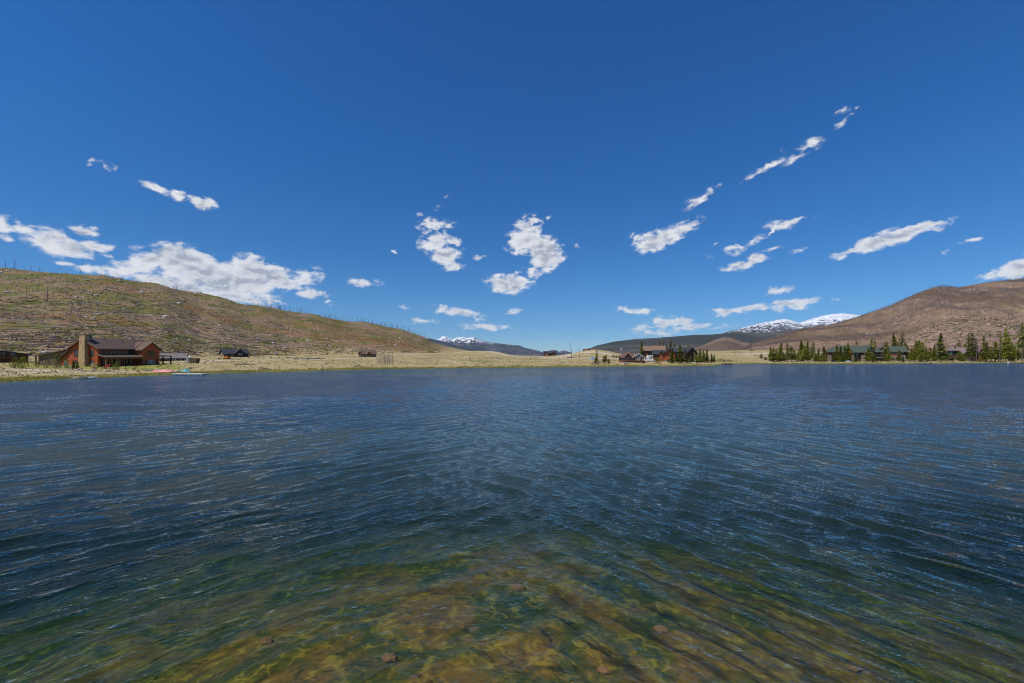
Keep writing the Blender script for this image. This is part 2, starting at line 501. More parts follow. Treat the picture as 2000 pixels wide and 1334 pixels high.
# ------------------------------------------------------------------ ground: shoreline, meadow, burnt hill
# column: (px, shore row, [(depth, z) meadow points], foot depth, foot z, ridge depth, ridge row)
COLS = [
    (-900, 762, [(90, 2.0), (120, 3.0)], 130, 5.0, 430, 520),
    (-300, 752, [(95, 1.3), (130, 2.2)], 150, 4.0, 460, 520),
    (0, 745.5, [(84, .7), (112, 1.3), (150, 2.4)], 165, 4.0, 500, 527),
    (100, 741, [(93, .7), (120, 1.2), (152, 2.3)], 170, 4.0, 510, 531),
    (200, 737.5, [(98, .6), (122, .95), (150, 1.4)], 176, 3.5, 520, 537),
    (300, 733.5, [(106, .6), (140, 1.2), (168, 1.9)], 200, 3.5, 550, 555),
    (400, 729.5, [(117, .7), (150, 1.5), (190, 2.3)], 250, 3.0, 600, 577),
    (500, 727, [(124, .8), (165, 1.7), (205, 2.4)], 275, 2.9, 650, 597),
    (600, 724, [(136, .9), (180, 1.9), (225, 2.5)], 290, 3.2, 720, 612),
    (700, 721.5, [(146, .8), (190, 1.9), (240, 2.6)], 315, 3.5, 800, 629),
    (780, 720, [(152, .9), (200, 2.0), (265, 3.0)], 340, 3.8, 850, 643),
    (820, 719.5, [(153, .9), (205, 2.1), (270, 3.1)], 350, 3.8, 870, 658),
    (850, 719.3, [(154, .9), (210, 2.1), (275, 3.2)], 365, 3.8, 880, 672),
    (880, 719, [(155, .9), (215, 2.2), (280, 3.2)], 400, 3.8, 900, 678),
    (915, 718.8, [(156, .9), (220, 2.2), (290, 3.4)], 420, 3.6, 900, 685),
    (960, 718.4, [(158, .9), (225, 2.2), (300, 3.3)], 400, 2.9, 900, 696),
    (1050, 717.5, [(162, .8), (230, 2.1), (320, 3.0)], 400, 2.3, 900, 699),
    (1150, 716.5, [(166, .8), (220, 1.9), (300, 3.1)], 400, 2.8, 900, 698),
    (1250, 715.5, [(172, .7), (200, 1.2), (260, 2.4)], 400, 3.4, 900, 694),
    (1350, 714.8, [(177, .6), (200, 1.1), (260, 2.2)], 400, 4.2, 900, 689),
    (1402, 713.9, [(184, .4), (215, 1.0), (270, 2.2)], 400, 4.4, 900, 688),
    (1415, 711.3, [(208, .4), (235, 1.0), (280, 2.2)], 400, 4.6, 900, 688),
    (1500, 710.6, [(213, .4), (240, .8), (290, 1.8)], 420, 4.6, 900, 687),
    (1620, 710.9, [(210, .4), (236, .6), (280, 1.3)], 420, 4.4, 900, 688),
    (1800, 710.2, [(216, .4), (240, .6), (290, 1.5)], 420, 4.2, 900, 688),
    (2000, 708.6, [(235, .4), (255, .7), (300, 1.6)], 420, 4.2, 900, 688),
    (2500, 705, [(290, .4), (310, .7), (350, 1.6)], 450, 4.2, 900, 688),
    (3400, 703, [(330, .4), (350, .7), (380, 1.6)], 480, 4.2, 900, 688),
]
YS = np.unique(np.concatenate([np.linspace(40, 340, 151), np.geomspace(340, 9000, 110)]))


def shore_depth(row):
    return F * CAM_Z / (row - HOR)


def column_profile(c):
    px, srow, mp, yf, zf, yr, rrow = c
    ys = shore_depth(srow)
    pts = [(ys, 0.0)] + mp + [(yf, zf)]
    P = np.array(pts)
    z = np.interp(YS, P[:, 0], P[:, 1])
    ef = (zf - CAM_Z) / yf
    er = (HOR - rrow) / F
    t = np.clip((YS - yf) / (yr - yf), 0, 1)
    e = ef + (er - ef) * (0.55 * np.sin(t * math.pi / 2) + 0.45 * t)
    zh = CAM_Z + e * YS
    z = np.where(YS > yf, zh, z)
    zr = CAM_Z + er * yr
    back = (zr + 90.0) * np.exp(-((YS - yr) / (yr * 1.4)) ** 2) - 90.0
    z = np.where(YS > yr, np.minimum(back, zr), z)
    z = np.where(YS < ys, -np.minimum((ys - YS) * 0.05 + ((ys - YS) / 14.0) ** 2, 4.5), z)
    return z


PROF = np.array([column_profile(c) for c in COLS])
CPX = np.array([c[0] for c in COLS], float)
SHORE = np.array([shore_depth(c[1]) for c in COLS])
# knolls: (px, depth, half width px, half depth, height)
KNOLLS = [(936, 345, 52, 60, 3.6), (972, 335, 26, 50, .9), (1168, 330, 48, 60, 4.2), (1130, 320, 40, 50, 1.2), (846, 330, 50, 50, 1.6), (1340, 420, 140, 110, 2.0), (1500, 500, 120, 160, 3.5)]


def shore_wobble(X):
    return fbm(X * 0.06, X * 0 + 3.3, 4, 41) * 5.0 + fbm(X * 0.4, X * 0 + 1.3, 3, 47) * 1.1


def ground_base(X, Y):
    X = np.asarray(X, float); Y = np.asarray(Y, float)
    Yc = np.maximum(Y, 40.0)
    px = 1000 + F * X / Yc
    px = np.clip(px, CPX[0], CPX[-1])
    Yq = np.clip(Yc + shore_wobble(X) * np.clip((400 - Yc) / 200, 0, 1), YS[0], YS[-1])
    i = np.clip(np.searchsorted(CPX, px) - 1, 0, len(CPX) - 2)
    t = (px - CPX[i]) / (CPX[i + 1] - CPX[i])
    j = np.clip(np.searchsorted(YS, Yq) - 1, 0, len(YS) - 2)
    s = (Yq - YS[j]) / (YS[j + 1] - YS[j])
    t = t * t * (3 - 2 * t) * .5 + t * .5
    z = (PROF[i, j] * (1 - s) + PROF[i, j + 1] * s) * (1 - t) + (PROF[i + 1, j] * (1 - s) + PROF[i + 1, j + 1] * s) * t
    for (kp, kd, kw, kdd, kh) in KNOLLS:
        q = ((px - kp) / kw) ** 2 + ((Y - kd) / kdd) ** 2
        z = z + kh * np.exp(-q * 1.3)
    return z


def ground_z(X, Y):
    X = np.asarray(X, float); Y = np.asarray(Y, float)
    z = ground_base(X, Y)
    land = np.clip(z / 1.5, 0, 1)
    hillw = np.clip((z - 8) / 25, 0, 1)
    z = z + land * (fbm(X * .08, Y * .08, 4, 5) * 0.35) + hillw * (fbm(X * .012, Y * .012, 5, 9) * 7.0 + fbm(X * .09, Y * .09, 3, 19) * 1.6)
    # lake bed near the camera: a shallow shoal under the frame's bottom edge
    r = np.hypot((X - 0.7) / 1.0, (Y - 3.0) * .95)
    shoal = -(0.48 + 0.0086 * r ** 2)
    shoal = np.maximum(shoal + fbm(X * .16, Y * .16, 3, 71) * 0.055 * r, -5.0) + fbm(X * .5, Y * .5, 3, 77) * 0.14
    shoal = np.minimum(shoal, -.25)
    bedw = np.clip((60 - Y) / 25, 0, 1)
    z = np.where(Y < 60, z * (1 - bedw) + shoal * bedw, z)
    # the shore behind the camera
    back = (-14 - Y)
    z = np.where(Y < -14, np.minimum(back * 0.12 - 0.5, 6.0), z)
    return z


def gz(X, Y):
    return float(ground_z(np.array([X]), np.array([Y]))[0])


def PX(px, Y):
    return (px - 1000.0) / F * Y


def at(px, Y, dz=0.0):
    for _ in range(14):           # keep things on dry land where the shoreline bends
        X = PX(px, Y)
        z = gz(X, Y)
        if z > .12: break
        Y += 1.0
    return Vector((X, Y, z + dz))


def row_z(row, Y):
    return CAM_Z + (HOR - row) / F * Y


def build_ground():
    m = bpy.data.materials.new('ground')
    m.use_nodes = True
    N = NT(m.node_tree)
    geo = N.n('ShaderNodeNewGeometry')
    P = geo.outputs['Position']
    A = {k: N.n('ShaderNodeAttribute', attribute_name=k).outputs['Fac'] for k in ('green', 'hill', 'bare', 'bed', 'rust')}
    # meadow of dry bunch grass
    n1 = N.noise(P, 0.035, 6, 0.6)
    n2 = N.noise(N.mapping(P, sc=(1, 0.35, 1)), 0.35, 5, 0.7)
    n3 = N.noise(P, 1.6, 4, 0.75)
    mc = N.ramp(n1, [(0.36, (0.30, 0.225, 0.09)), (0.5, (0.42, 0.32, 0.155)), (0.64, (0.23, 0.20, 0.07))])
    mc = N.mix(N.smooth(n2, 0.45, 0.7, 0, .65), mc, (0.50, 0.42, 0.25))
    mc = N.mix(N.smooth(n3, 0.5, 0.72, 0, .75), mc, (0.14, 0.13, 0.055))
    # burnt hillside
    h1 = N.noise(N.mapping(P, sc=(1, 0.5, 2.2)), 0.022, 6, 0.62, 0.4)
    h2 = N.noise(N.mapping(P, sc=(1, 0.4, 2.5), loc=(90, 30, 0)), 0.05, 6, 0.66, 0.5)
    hs = N.noise(N.mapping(P, sc=(1, 0.3, 1.6)), 0.75, 5, 0.75)
    hf = N.noise(N.mapping(P, sc=(1, 0.5, 1.5), loc=(7, 3, 1)), 1.9, 3, 0.75)
    hc = N.ramp(h1, [(0.36, (0.13, 0.125, 0.025)), (0.44, (0.22, 0.155, 0.055)), (0.52, (0.27, 0.178, 0.105)), (0.66, (0.27, 0.185, 0.13))])
    hc = N.mix(N.smooth(h2, 0.49, 0.58, 0, .85), hc, (0.125, 0.138, 0.022))
    hc = N.mix(N.m('MULTIPLY', N.smooth(h2, 0.36, 0.30), .8), hc, (0.27, 0.11, 0.04))
    hc = N.mix(N.m('MULTIPLY', A['rust'], N.smooth(hs, 0.35, 0.6, .3, 1)), hc, (0.26, 0.105, 0.04))
    hc = N.mix(N.smooth(hs, 0.55, 0.68, 0, .6), hc, (0.42, 0.33, 0.25))
    hc = N.mix(N.smooth(hf, 0.48, 0.38, 0, .65), hc, (0.10, 0.08, 0.035))
    hc = N.mix(N.smooth(hf, 0.64, 0.72, 0, .8), hc, (0.46, 0.40, 0.34))
    c = N.mix(A['hill'], mc, hc)
    bare = N.mix(N.smooth(n2, .35, .7), (0.48, 0.38, 0.26), (0.58, 0.49, 0.36))
    c = N.mix(N.m('MULTIPLY', A['bare'], N.smooth(n3, .2, .5, .75, 1)), c, bare)
    gg = N.ramp(n3, [(0.35, (0.16, 0.20, 0.035)), (0.5, (0.27, 0.27, 0.05)), (0.65, (0.42, 0.35, 0.10))])
    c = N.mix(N.smooth(N.m('ADD', A['green'], N.m('MULTIPLY', N.m('SUBTRACT', n2, .5), .9)), .35, .6), c, gg)
    # lake bed: golden stones and weed, with painted caustic light lines
    b1 = N.noise(N.mapping(P, sc=(1, 1, .2)), 0.55, 5, 0.62, 0.7)
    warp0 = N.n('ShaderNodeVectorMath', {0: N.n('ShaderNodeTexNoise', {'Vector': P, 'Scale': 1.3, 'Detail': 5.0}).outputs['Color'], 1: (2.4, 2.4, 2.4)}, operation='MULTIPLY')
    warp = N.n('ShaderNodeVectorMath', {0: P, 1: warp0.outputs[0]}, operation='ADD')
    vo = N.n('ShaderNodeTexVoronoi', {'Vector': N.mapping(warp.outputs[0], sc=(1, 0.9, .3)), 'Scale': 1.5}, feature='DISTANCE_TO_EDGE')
    wd = N.noise(N.mapping(P, sc=(1.0, 1.0, .2), loc=(3, 8, 0)), 2.2, 5, 0.66, 0.5)
    bc = N.ramp(b1, [(0.34, (0.03, 0.05, 0.01)), (0.45, (0.095, 0.085, 0.012)), (0.54, (0.21, 0.105, 0.015)), (0.68, (0.155, 0.07, 0.018))])
    bc = N.mix(N.smooth(wd, .48, .34, 0, .7), bc, (0.04, 0.05, 0.014))
    bc = N.mix(N.smooth(wd, .54, .70, 0, .5), bc, (0.30, 0.20, 0.03))
    bc = N.mix(N.m('MULTIPLY', N.smooth(vo.outputs[0], .13, .0), N.smooth(wd, .40, .62, .0, .42)), bc, (0.60, 0.38, 0.05))  # bright caustic network painted into the bed colour along the cell edges
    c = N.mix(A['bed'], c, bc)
    hh = N.m('ADD', hs, N.m('MULTIPLY', hf, .5))
    bp = N.n('ShaderNodeBump', {'Strength': N.m('SUBTRACT', 0.6, N.m('MULTIPLY', A['bed'], 0.6)), 'Distance': 0.6, 'Height': hh})
    b = N.n('ShaderNodeBsdfPrincipled', {'Base Color': c, 'Roughness': 0.95, 'Specular IOR Level': 0.1, 'Normal': bp.outputs[0]})
    N.n('ShaderNodeOutputMaterial', {0: b.outputs[0]})

    nu = 1000
    u = np.linspace(-2.3, 2.3, nu)
    rows = np.unique(np.concatenate([np.linspace(-60, 4, 22), np.linspace(4, 40, 130), np.linspace(40, 76, 18), np.linspace(76, 250, 250),
                                     np.linspace(250, 1000, 230), np.geomspace(1000, 14000, 50)]))
    U, R = np.meshgrid(u, rows)
    # apex of the fan lies well behind the camera so the sheet is wide here too
    X = U * (np.maximum(R, -30) + 42)
    Y = R
    Z = ground_z(X, Y)
    V = np.stack([X.ravel(), Y.ravel(), Z.ravel()], 1)
    me = grid_mesh('ground', V, len(rows), nu, m)
    x, y, z = V.T
    pxv = 1000 + F * x / np.maximum(y, 20)

    def att(n, a):
        at_ = me.attributes.new(n, 'FLOAT', 'POINT')
        at_.data.foreach_set('value', np.clip(a, 0, 1).astype(np.float32))
    zb = ground_base(x, y)
    green = sstep(-zb, -0.22, -0.05) * (zb > -.3)
    green = green * (0.75 + fbm(x * .05, y * .05, 3, 3) * .5)
    lawn = np.exp(-(((pxv - 190) / 190) ** 4)) * sstep(y, 110, 117) * (1 - sstep(y, 132, 150)) * .95
    strip = np.exp(-(((pxv - 560) / 60) ** 2)) * np.exp(-((y - 230) / 14) ** 2) * .5
    green = np.maximum(green, np.maximum(lawn, strip))
    att('green', green)
    hill = sstep(zb + fbm(x * .03, y * .03, 4, 15) * 5, 4.6, 10.0) * (pxv < 900) * (y < 3000)
    hill = hill * sstep(-pxv, -930, -820)
    att('hill', hill)
    # tracks and pale banks
    bare = np.zeros_like(x)

    def track(pts, w, s=1.0):
        nonlocal bare
        P = [(PX(a, b), b) for a, b in pts]
        for (x0, y0), (x1, y1) in zip(P[:-1], P[1:]):
            dx, dy = x1 - x0, y1 - y0
            t = np.clip(((x - x0) * dx + (y - y0) * dy) / (dx * dx + dy * dy), 0, 1)
            d = np.hypot(x - x0 - t * dx, (y - y0 - t * dy) * .8)
            bare = np.maximum(bare, s * (1 - sstep(d, w * .6, w * 1.2)))
    track([(370, 165), (430, 178), (520, 190), (620, 205), (700, 226), (760, 250)], 4.5, .9)
    track([(730, 300), (800, 320), (870, 340), (960, 330), (1040, 300)], 5, .8)
    track([(780, 255), (900, 262), (1010, 262), (1080, 272)], 3.5, .6)
    track([(955, 330), (985, 300), (1010, 270)], 4, .8)
    track([(1080, 252), (1110, 300), (1180, 290), (1240, 262)], 7, .9)
    track([(1070, 240), (1140, 236), (1220, 240)], 5, .8)
    track([(1430, 330), (1480, 350), (1520, 380)], 6, .8)
    track([(1440, 300), (1510, 300), (1560, 310)], 5, .7)
    track([(0, 88), (40, 92), (80, 98)], 1.2, .7)
    bank = sstep(y, 95, 100) * (1 - sstep(y, 108, 114)) * (pxv < 250) * sstep(fbm(x * .12, y * .3, 4, 8), -.1, .25) * .85
    att('bare', np.maximum(bare, bank))
    rz = fbm(x * .013 + 5, y * .02, 4, 61)
    band = np.exp(-((zb - (30 - (pxv - 600) * .09)) / 9) ** 2) * sstep(pxv, 480, 620) * (1 - sstep(pxv, 850, 900)) * 1.0
    att('rust', np.maximum(band * sstep(rz, -.35, .15), sstep(rz, .22, .42) * .8))
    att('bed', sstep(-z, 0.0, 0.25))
    o = bpy.data.objects.new('ground', me)
    COL.objects.link(o)
    tag(o, 'dry grass shore, meadow and burnt hillside round the lake', kind='structure')
    return o


build_ground()


# ------------------------------------------------------------------ water
def build_water():
    m = bpy.data.materials.new('lake_water')
    m.use_nodes = True
    N = NT(m.node_tree)
    geo = N.n('ShaderNodeNewGeometry')
    P = geo.outputs['Position']
    sp = N.n('ShaderNodeSeparateXYZ', {0: P})
    side = N.smooth(sp.outputs[0], -5.0, 6.0)
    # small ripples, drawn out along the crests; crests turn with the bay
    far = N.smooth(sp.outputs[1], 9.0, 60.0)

    def along(deg, sc):          # first coordinate runs in the direction the waves travel
        return N.mapping(N.mapping(P, rot=(0, 0, math.radians(-deg))), sc=sc)
    rr = N.noise(along(38, (3.2, 0.75, 1)), 0.95, 5, 0.6, 0.2)
    rl = N.noise(along(135, (3.2, 0.75, 1)), 0.95, 5, 0.6, 0.2)
    rip = N.mix(side, rl, rr)
    r2 = N.noise(along(88, (2.2, 0.8, 1)), 2.6, 4, 0.65, 0.4)
    big = N.noise(along(82, (1.0, 0.4, 1)), 0.42, 5, 0.62, 0.2)
    hgt = N.m('ADD', N.m('MULTIPLY', rip, N.m('ADD', 0.145, N.m('MULTIPLY', far, 0.12))), N.m('MULTIPLY', r2, N.m('ADD', 0.052, N.m('MULTIPLY', far, 0.04))))
    hgt = N.m('ADD', hgt, N.m('MULTIPLY', big, N.m('MULTIPLY', far, 0.5)))
    # cat's paws: the breeze roughens the lake in patches
    gust = N.noise(N.mapping(P, sc=(0.6, 1, 1)), 0.045, 4, 0.6, 0.5)
    bp = N.n('ShaderNodeBump', {'Strength': N.smooth(gust, .3, .7, .8, 1.0), 'Distance': 1.0, 'Height': hgt})
    fr = N.n('ShaderNodeFresnel', {'IOR': 1.333, 'Normal': bp.outputs[0]})
    gl = N.n('ShaderNodeBsdfGlossy', {'Color': (1, 1, 1), 'Roughness': 0.04, 'Normal': bp.outputs[0]})
    tr = N.n('ShaderNodeBsdfTransparent', {'Color': (0.97, 0.98, 0.96)})
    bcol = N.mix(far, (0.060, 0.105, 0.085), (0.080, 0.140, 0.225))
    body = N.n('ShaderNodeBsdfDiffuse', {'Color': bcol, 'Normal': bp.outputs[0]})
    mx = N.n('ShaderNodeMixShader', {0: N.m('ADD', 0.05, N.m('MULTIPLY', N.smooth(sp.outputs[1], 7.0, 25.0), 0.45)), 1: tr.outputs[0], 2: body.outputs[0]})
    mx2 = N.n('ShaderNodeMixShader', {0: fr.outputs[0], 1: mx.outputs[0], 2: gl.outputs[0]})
    va = N.n('ShaderNodeVolumeAbsorption', {'Color': (0.42, 0.72, 0.50), 'Density': 0.34})
    N.n('ShaderNodeOutputMaterial', {0: mx2.outputs[0], 1: va.outputs[0]})

    nu = 1800
    u = np.linspace(-2.0, 2.0, nu)
    rows = np.unique(np.concatenate([np.linspace(-40, 3.5, 40), 3.5 + (np.linspace(0, 1, 1100) ** 2.3) * 420]))
    U, R = np.meshgrid(u, rows)
    X = U * (np.maximum(R, 0) + 14)
    Y = R
    rng = np.random.RandomState(4)
    Z = np.zeros_like(X)
    sp_x = 4.0 / nu * (np.maximum(R, 0) + 14)
    dy = np.gradient(rows)
    sp_ = np.maximum(sp_x, dy[:, None])
    side = sstep(X + 0.12 * Y + fbm(X * .1, Y * .1, 3, 95) * 5, -3.5, 4.0)
    # slowly wandering gust factor
    g = 1.0 + fbm(X * .16, Y * .16, 4, 91) * 0.9
    WX = X + fbm(X * .2, Y * .2, 4, 92) * 1.5
    WY = Y + fbm(X * .2, Y * .2, 4, 93) * 1.5
    for grp, base in ((0, 38.0), (1, 135.0), (2, 90.0)):
        # base: direction of travel (deg from +X); crests are at right angles to it
        wgt = side if grp == 0 else (1 - side) * .9 if grp == 1 else 0.33
        H = np.zeros_like(X)
        for k in range(40):
            lam = 0.15 * (1.35 / 0.15) ** (rng.rand())
            th = math.radians(base + rng.randn() * (9 if grp < 2 else 20))
            kk = 2 * math.pi / lam
            a = 0.048 / kk * (1.15 if lam > .8 else .85) * (1.0 if lam < 2.0 else 0.75)
            res = np.clip((lam / sp_ - 3.0) / 3.0, 0, 1)
            ph = kk * (WX * math.cos(th) + WY * math.sin(th)) + rng.rand() * 6.28
            s = np.sin(ph)
            H += a * res * (s + 0.3 * np.cos(2 * ph + 3.14159))
        Z += H * wgt
    Z *= g
    # no waves where the sheet meets its skirt
    nr = len(rows)
    V = np.stack([X.ravel(), Y.ravel(), Z.ravel()], 1)
    # close the body of water with a skirt and a floor
    me0 = bpy.data.meshes.new('water')
    base = len(V)
    bot = V.copy()
    idx = np.arange(nr * nu).reshape(nr, nu)
    border = np.concatenate([idx[0, :], idx[1:, -1], idx[-1, -2::-1], idx[-2:0:-1, 0]])
    low = V[border].copy(); low[:, 2] = -8.0
    allv = np.concatenate([V, low])
    r = np.arange(nr - 1)[:, None]; c = np.arange(nu - 1)[None, :]
    a = (r * nu + c).ravel()
    q = np.stack([a, a + 1, a + nu + 1, a + nu], 1)
    nb = len(border)
    j = np.arange(nb)
    q2 = np.stack([border, base + j, base + (j + 1) % nb, border[(j + 1) % nb]], 1)
    quads = np.concatenate([q, q2])
    me0.vertices.add(len(allv)); me0.vertices.foreach_set('co', allv.astype(np.float32).ravel())
    nl = quads.size + nb
    me0.loops.add(nl)
    me0.loops.foreach_set('vertex_index', np.concatenate([quads.ravel(), (base + j)[::-1]]).astype(np.int32))
    me0.polygons.add(len(quads) + 1)
    me0.polygons.foreach_set('loop_start', np.concatenate([np.arange(0, quads.size, 4), [quads.size]]).astype(np.int32))
    me0.polygons.foreach_set('use_smooth', np.ones(len(quads) + 1, dtype=bool))
    me0.update(calc_edges=True)
    me0.materials.append(m)
    o = bpy.data.objects.new('water', me0)
    COL.objects.link(o)
    tag(o, 'wind-rippled blue lake, clear and golden near the camera', kind='structure')


build_water()


# ------------------------------------------------------------------ hills and mountains
class Hill:
    def __init__(self, prof, y0, yr, z0, rough=0.06, seed=1, yb=None, ridged=False, nscale=6.0, ease=0.6, crest=0.0):
        self.p = np.array(prof, float)
        self.y0, self.yr, self.z0 = y0, yr, z0
        self.rough, self.seed, self.ridged, self.ns, self.ease, self.crest = rough, seed, ridged, nscale, ease, crest
        self.yb = yb or yr * 1.5

    def z(self, X, Y):
        X = np.asarray(X, float); Y = np.asarray(Y, float)
        px = 1000 + F * X / Y
        row = np.interp(px, self.p[:, 0], self.p[:, 1])
        er = (HOR - row) / F
        zr = CAM_Z + er * self.yr
        L = self.yr / self.ns
        n = fbm(X / L, Y / L, 6, self.seed, 0.55, self.ridged)
        t = (Y - self.y0) / (self.yr - self.y0)
        tt = np.clip(t, 0, 1)
        e0 = (self.z0 - CAM_Z) / self.y0
        s = self.ease * np.sin(tt * math.pi / 2) + (1 - self.ease) * tt
        e = e0 + np.maximum(er - e0, 0) * s
        z = CAM_Z + e * Y
        amp = self.rough * self.yr * np.clip((zr - self.z0) / (0.12 * self.yr), 0, 1)
        z = z + n * amp * np.sin(np.clip(t, 0, 1) * math.pi) ** 0.8
        z = z - np.abs(fbm(X / L * 4, Y / L * 4, 4, self.seed + 7)) * self.crest * self.yr * np.clip(tt * 3 - 1.5, 0, 1)
        b = np.clip((Y - self.yr) / (self.yb - self.yr), 0, 1)
        z = np.where(t > 1, self.z0 + (zr - self.z0) * (1 - b * b * .9), z)
        # sink below the meadow at the ends of the profile
        edge = np.clip((er - e0) / 0.004, 0, 1)
        return np.where(edge > 0, z, np.minimum(z, self.z0)) - (1 - edge) * 12.0 - 3.0 * (tt <= 0)

    def build(self, name, mat, label, nr=150, step=3.0):
        pxs = np.arange(self.p[0, 0], self.p[-1, 0] + step, step)
        ys = np.concatenate([np.linspace(self.y0 * .9, self.yr, nr), np.linspace(self.yr, self.yb, 22)[1:]])
        U, R = np.meshgrid((pxs - 1000) / F, ys)
        X = U * R
        Z = self.z(X, R)
        me = grid_mesh(name, np.stack([X.ravel(), R.ravel(), Z.ravel()], 1), len(ys), len(pxs), mat)
        o = bpy.data.objects.new(name, me)
        COL.objects.link(o)
        tag(o, label, kind='structure')
        return o


def hillmat(name, stops, s1, spk, rock, dark, stretch=(1, 1, 1), bdist=5.0, snow=None, forest=None):
    """stops: base colours; spk: speckle scale; rock, dark: speckle colours; snow: (z0, z1, colour)"""
    m = bpy.data.materials.new(name)
    m.use_nodes = True
    N = NT(m.node_tree)
    P = N.n('ShaderNodeNewGeometry').outputs['Position']
    v = N.mapping(P, sc=stretch)
    a = N.noise(v, s1, 6, 0.6, 0.3)
    c = N.ramp(a, [(0.34 + 0.32 * i / (len(stops) - 1), x) for i, x in enumerate(stops)])
    f = N.noise(v, spk, 5, 0.75)
    f2 = N.noise(N.mapping(v, loc=(50, 20, 9)), spk * 2.3, 4, 0.75)
    c = N.mix(N.smooth(f, .52, .68, 0, .75), c, rock)
    c = N.mix(N.smooth(f2, .49, .36, 0, .75), c, dark)
    big = N.noise(N.mapping(v, loc=(9, 4, 2)), s1 * .45, 5, .6, .5)
    c = N.mix(N.smooth(big, .42, .60, 0, .65), c, tuple(x * .5 for x in stops[0]))
    if forest:
        sp0 = N.n('ShaderNodeSeparateXYZ', {0: P})
        k = N.m('ADD', sp0.outputs[2], N.m('MULTIPLY', N.m('SUBTRACT', a, .5), (forest[1] - forest[0]) * 2.0))
        c = N.mix(N.smooth(k, forest[0], forest[1]), c, forest[2])
    if snow:
        sp = N.n('ShaderNodeSeparateXYZ', {0: P})
        g = N.noise(N.mapping(P, sc=snow[3]), snow[4], 7, 0.68, 0.6)
        k = N.m('ADD', sp.outputs[2], N.m('MULTIPLY', N.m('SUBTRACT', g, .5), snow[5]))
        w = N.smooth(k, snow[0], snow[1])
        c = N.mix(w, c, snow[2])
    bp = N.n('ShaderNodeBump', {'Strength': 0.8, 'Distance': bdist, 'Height': N.m('ADD', f, f2)})
    b = N.n('ShaderNodeBsdfPrincipled', {'Base Color': c, 'Roughness': 0.95, 'Specular IOR Level': 0.08, 'Normal': bp.outputs[0]})
    N.n('ShaderNodeOutputMaterial', {0: b.outputs[0]})
    return m


# nearer rocky shoulder on the right
rocky = Hill([(1560, 692), (1620, 688), (1700, 678), (1760, 662), (1800, 645), (1835, 627), (1865, 618), (1900, 618), (1950, 623), (2000, 629), (2100, 625), (2300, 640), (2500, 660), (2700, 690)],
             330, 780, 3.0, 0.022, 5, nscale=9, ease=.5)
m_rocky = hillmat('rocky_hillside', [(0.19, 0.155, 0.07), (0.26, 0.185, 0.12), (0.33, 0.225, 0.165), (0.25, 0.175, 0.13)], 0.018, 0.11,
                  (0.46, 0.335, 0.265), (0.085, 0.06, 0.042), (1, .6, 1.8), 2.0)
rocky.build('hill', m_rocky, 'pinkish boulder-strewn shoulder of hill behind the right shore', 220, 2.0)
burnt = Hill([(1440, 690), (1473, 668), (1500, 661), (1540, 648), (1580, 640), (1623, 634), (1668, 621), (1705, 609), (1740, 597), (1770, 583), (1800, 569), (1822, 562), (1845, 560),
              (1872, 562), (1895, 557), (1930, 551), (1965, 548), (2000, 544), (2150, 530), (2400, 560), (2700, 640), (2900, 690)],
             560, 1750, 4.0, 0.045, 11, nscale=8, ease=.55)
m_burnt = hillmat('burnt_hillside', [(0.20, 0.135, 0.075), (0.25, 0.165, 0.11), (0.17, 0.112, 0.082), (0.29, 0.205, 0.115)], 0.006, 0.045,
                  (0.40, 0.29, 0.21), (0.10, 0.068, 0.05), (1, .6, 1), 4.0)
burnt.build('hill', m_burnt, 'long brown burnt hill rising to the right edge', 260, 2.5)
cone = Hill([(1330, 690), (1355, 682), (1378, 672), (1400, 662), (1416, 658), (1432, 661), (1450, 668), (1480, 671), (1520, 674), (1580, 680), (1650, 690)],
            900, 2300, -6.0, 0.008, 21, nscale=9, ease=.4)
m_cone = hillmat('red_brown_slope', [(0.19, 0.13, 0.085), (0.25, 0.175, 0.12), (0.14, 0.105, 0.082)], 0.004, 0.03, (0.26, 0.17, 0.13), (0.11, 0.075, 0.06), bdist=6.0)
cone.build('hill', m_cone, 'reddish brown cone-shaped foothill below the snowy mountain', 120, 3)
dark = Hill([(1120, 692), (1148, 682), (1165, 675), (1200, 667), (1240, 662), (1280, 660), (1320, 657), (1355, 654), (1385, 653.5), (1410, 652), (1440, 648), (1480, 652), (1540, 646), (1600, 640), (1660, 640), (1720, 660), (1800, 690)],
            2600, 5200, -25.0, 0.012, 31, nscale=7, ease=.5)
m_dark = hillmat('forested_slope', [(0.052, 0.062, 0.046), (0.085, 0.08, 0.064), (0.12, 0.10, 0.085), (0.06, 0.065, 0.05)], 0.0016, 0.010, (0.13, 0.11, 0.095), (0.035, 0.042, 0.033), bdist=20.0)
dark.build('mountain', m_dark, 'long dark forested mountain behind the centre houses', 120, 3)
snow_r = Hill([(1360, 668), (1380, 657), (1415, 649), (1440, 643), (1465, 636), (1495, 629), (1520, 624.5), (1533, 622.5), (1545, 625), (1562, 630.5), (1580, 624), (1600, 618), (1625, 613.5),
               (1645, 612), (1665, 614), (1690, 616.5), (1720, 618), (1760, 625), (1850, 650)],
              5600, 9500, -40.0, 0.012, 43, nscale=10, ease=.45, crest=.0015, ridged=True)
m_snow_r = hillmat('snowy_slope', [(0.05, 0.06, 0.055), (0.08, 0.082, 0.078), (0.14, 0.125, 0.12)], 0.002, 0.012, (0.18, 0.165, 0.16), (0.03, 0.036, 0.036), bdist=30.0,
                   snow=(555, 595, (0.84, 0.85, 0.88), (2.0, .5, .9), 0.011, 1900))
snow_r.build('mountain', m_snow_r, 'pair of rounded snowy summits above the brown hills', 200, 2)
pair = Hill([(780, 690), (800, 671), (822, 660), (835, 659), (848, 663), (870, 669), (900, 677), (940, 684), (980, 690)], 5000, 9000, -60.0, 0.006, 51, nscale=9, ease=.5)
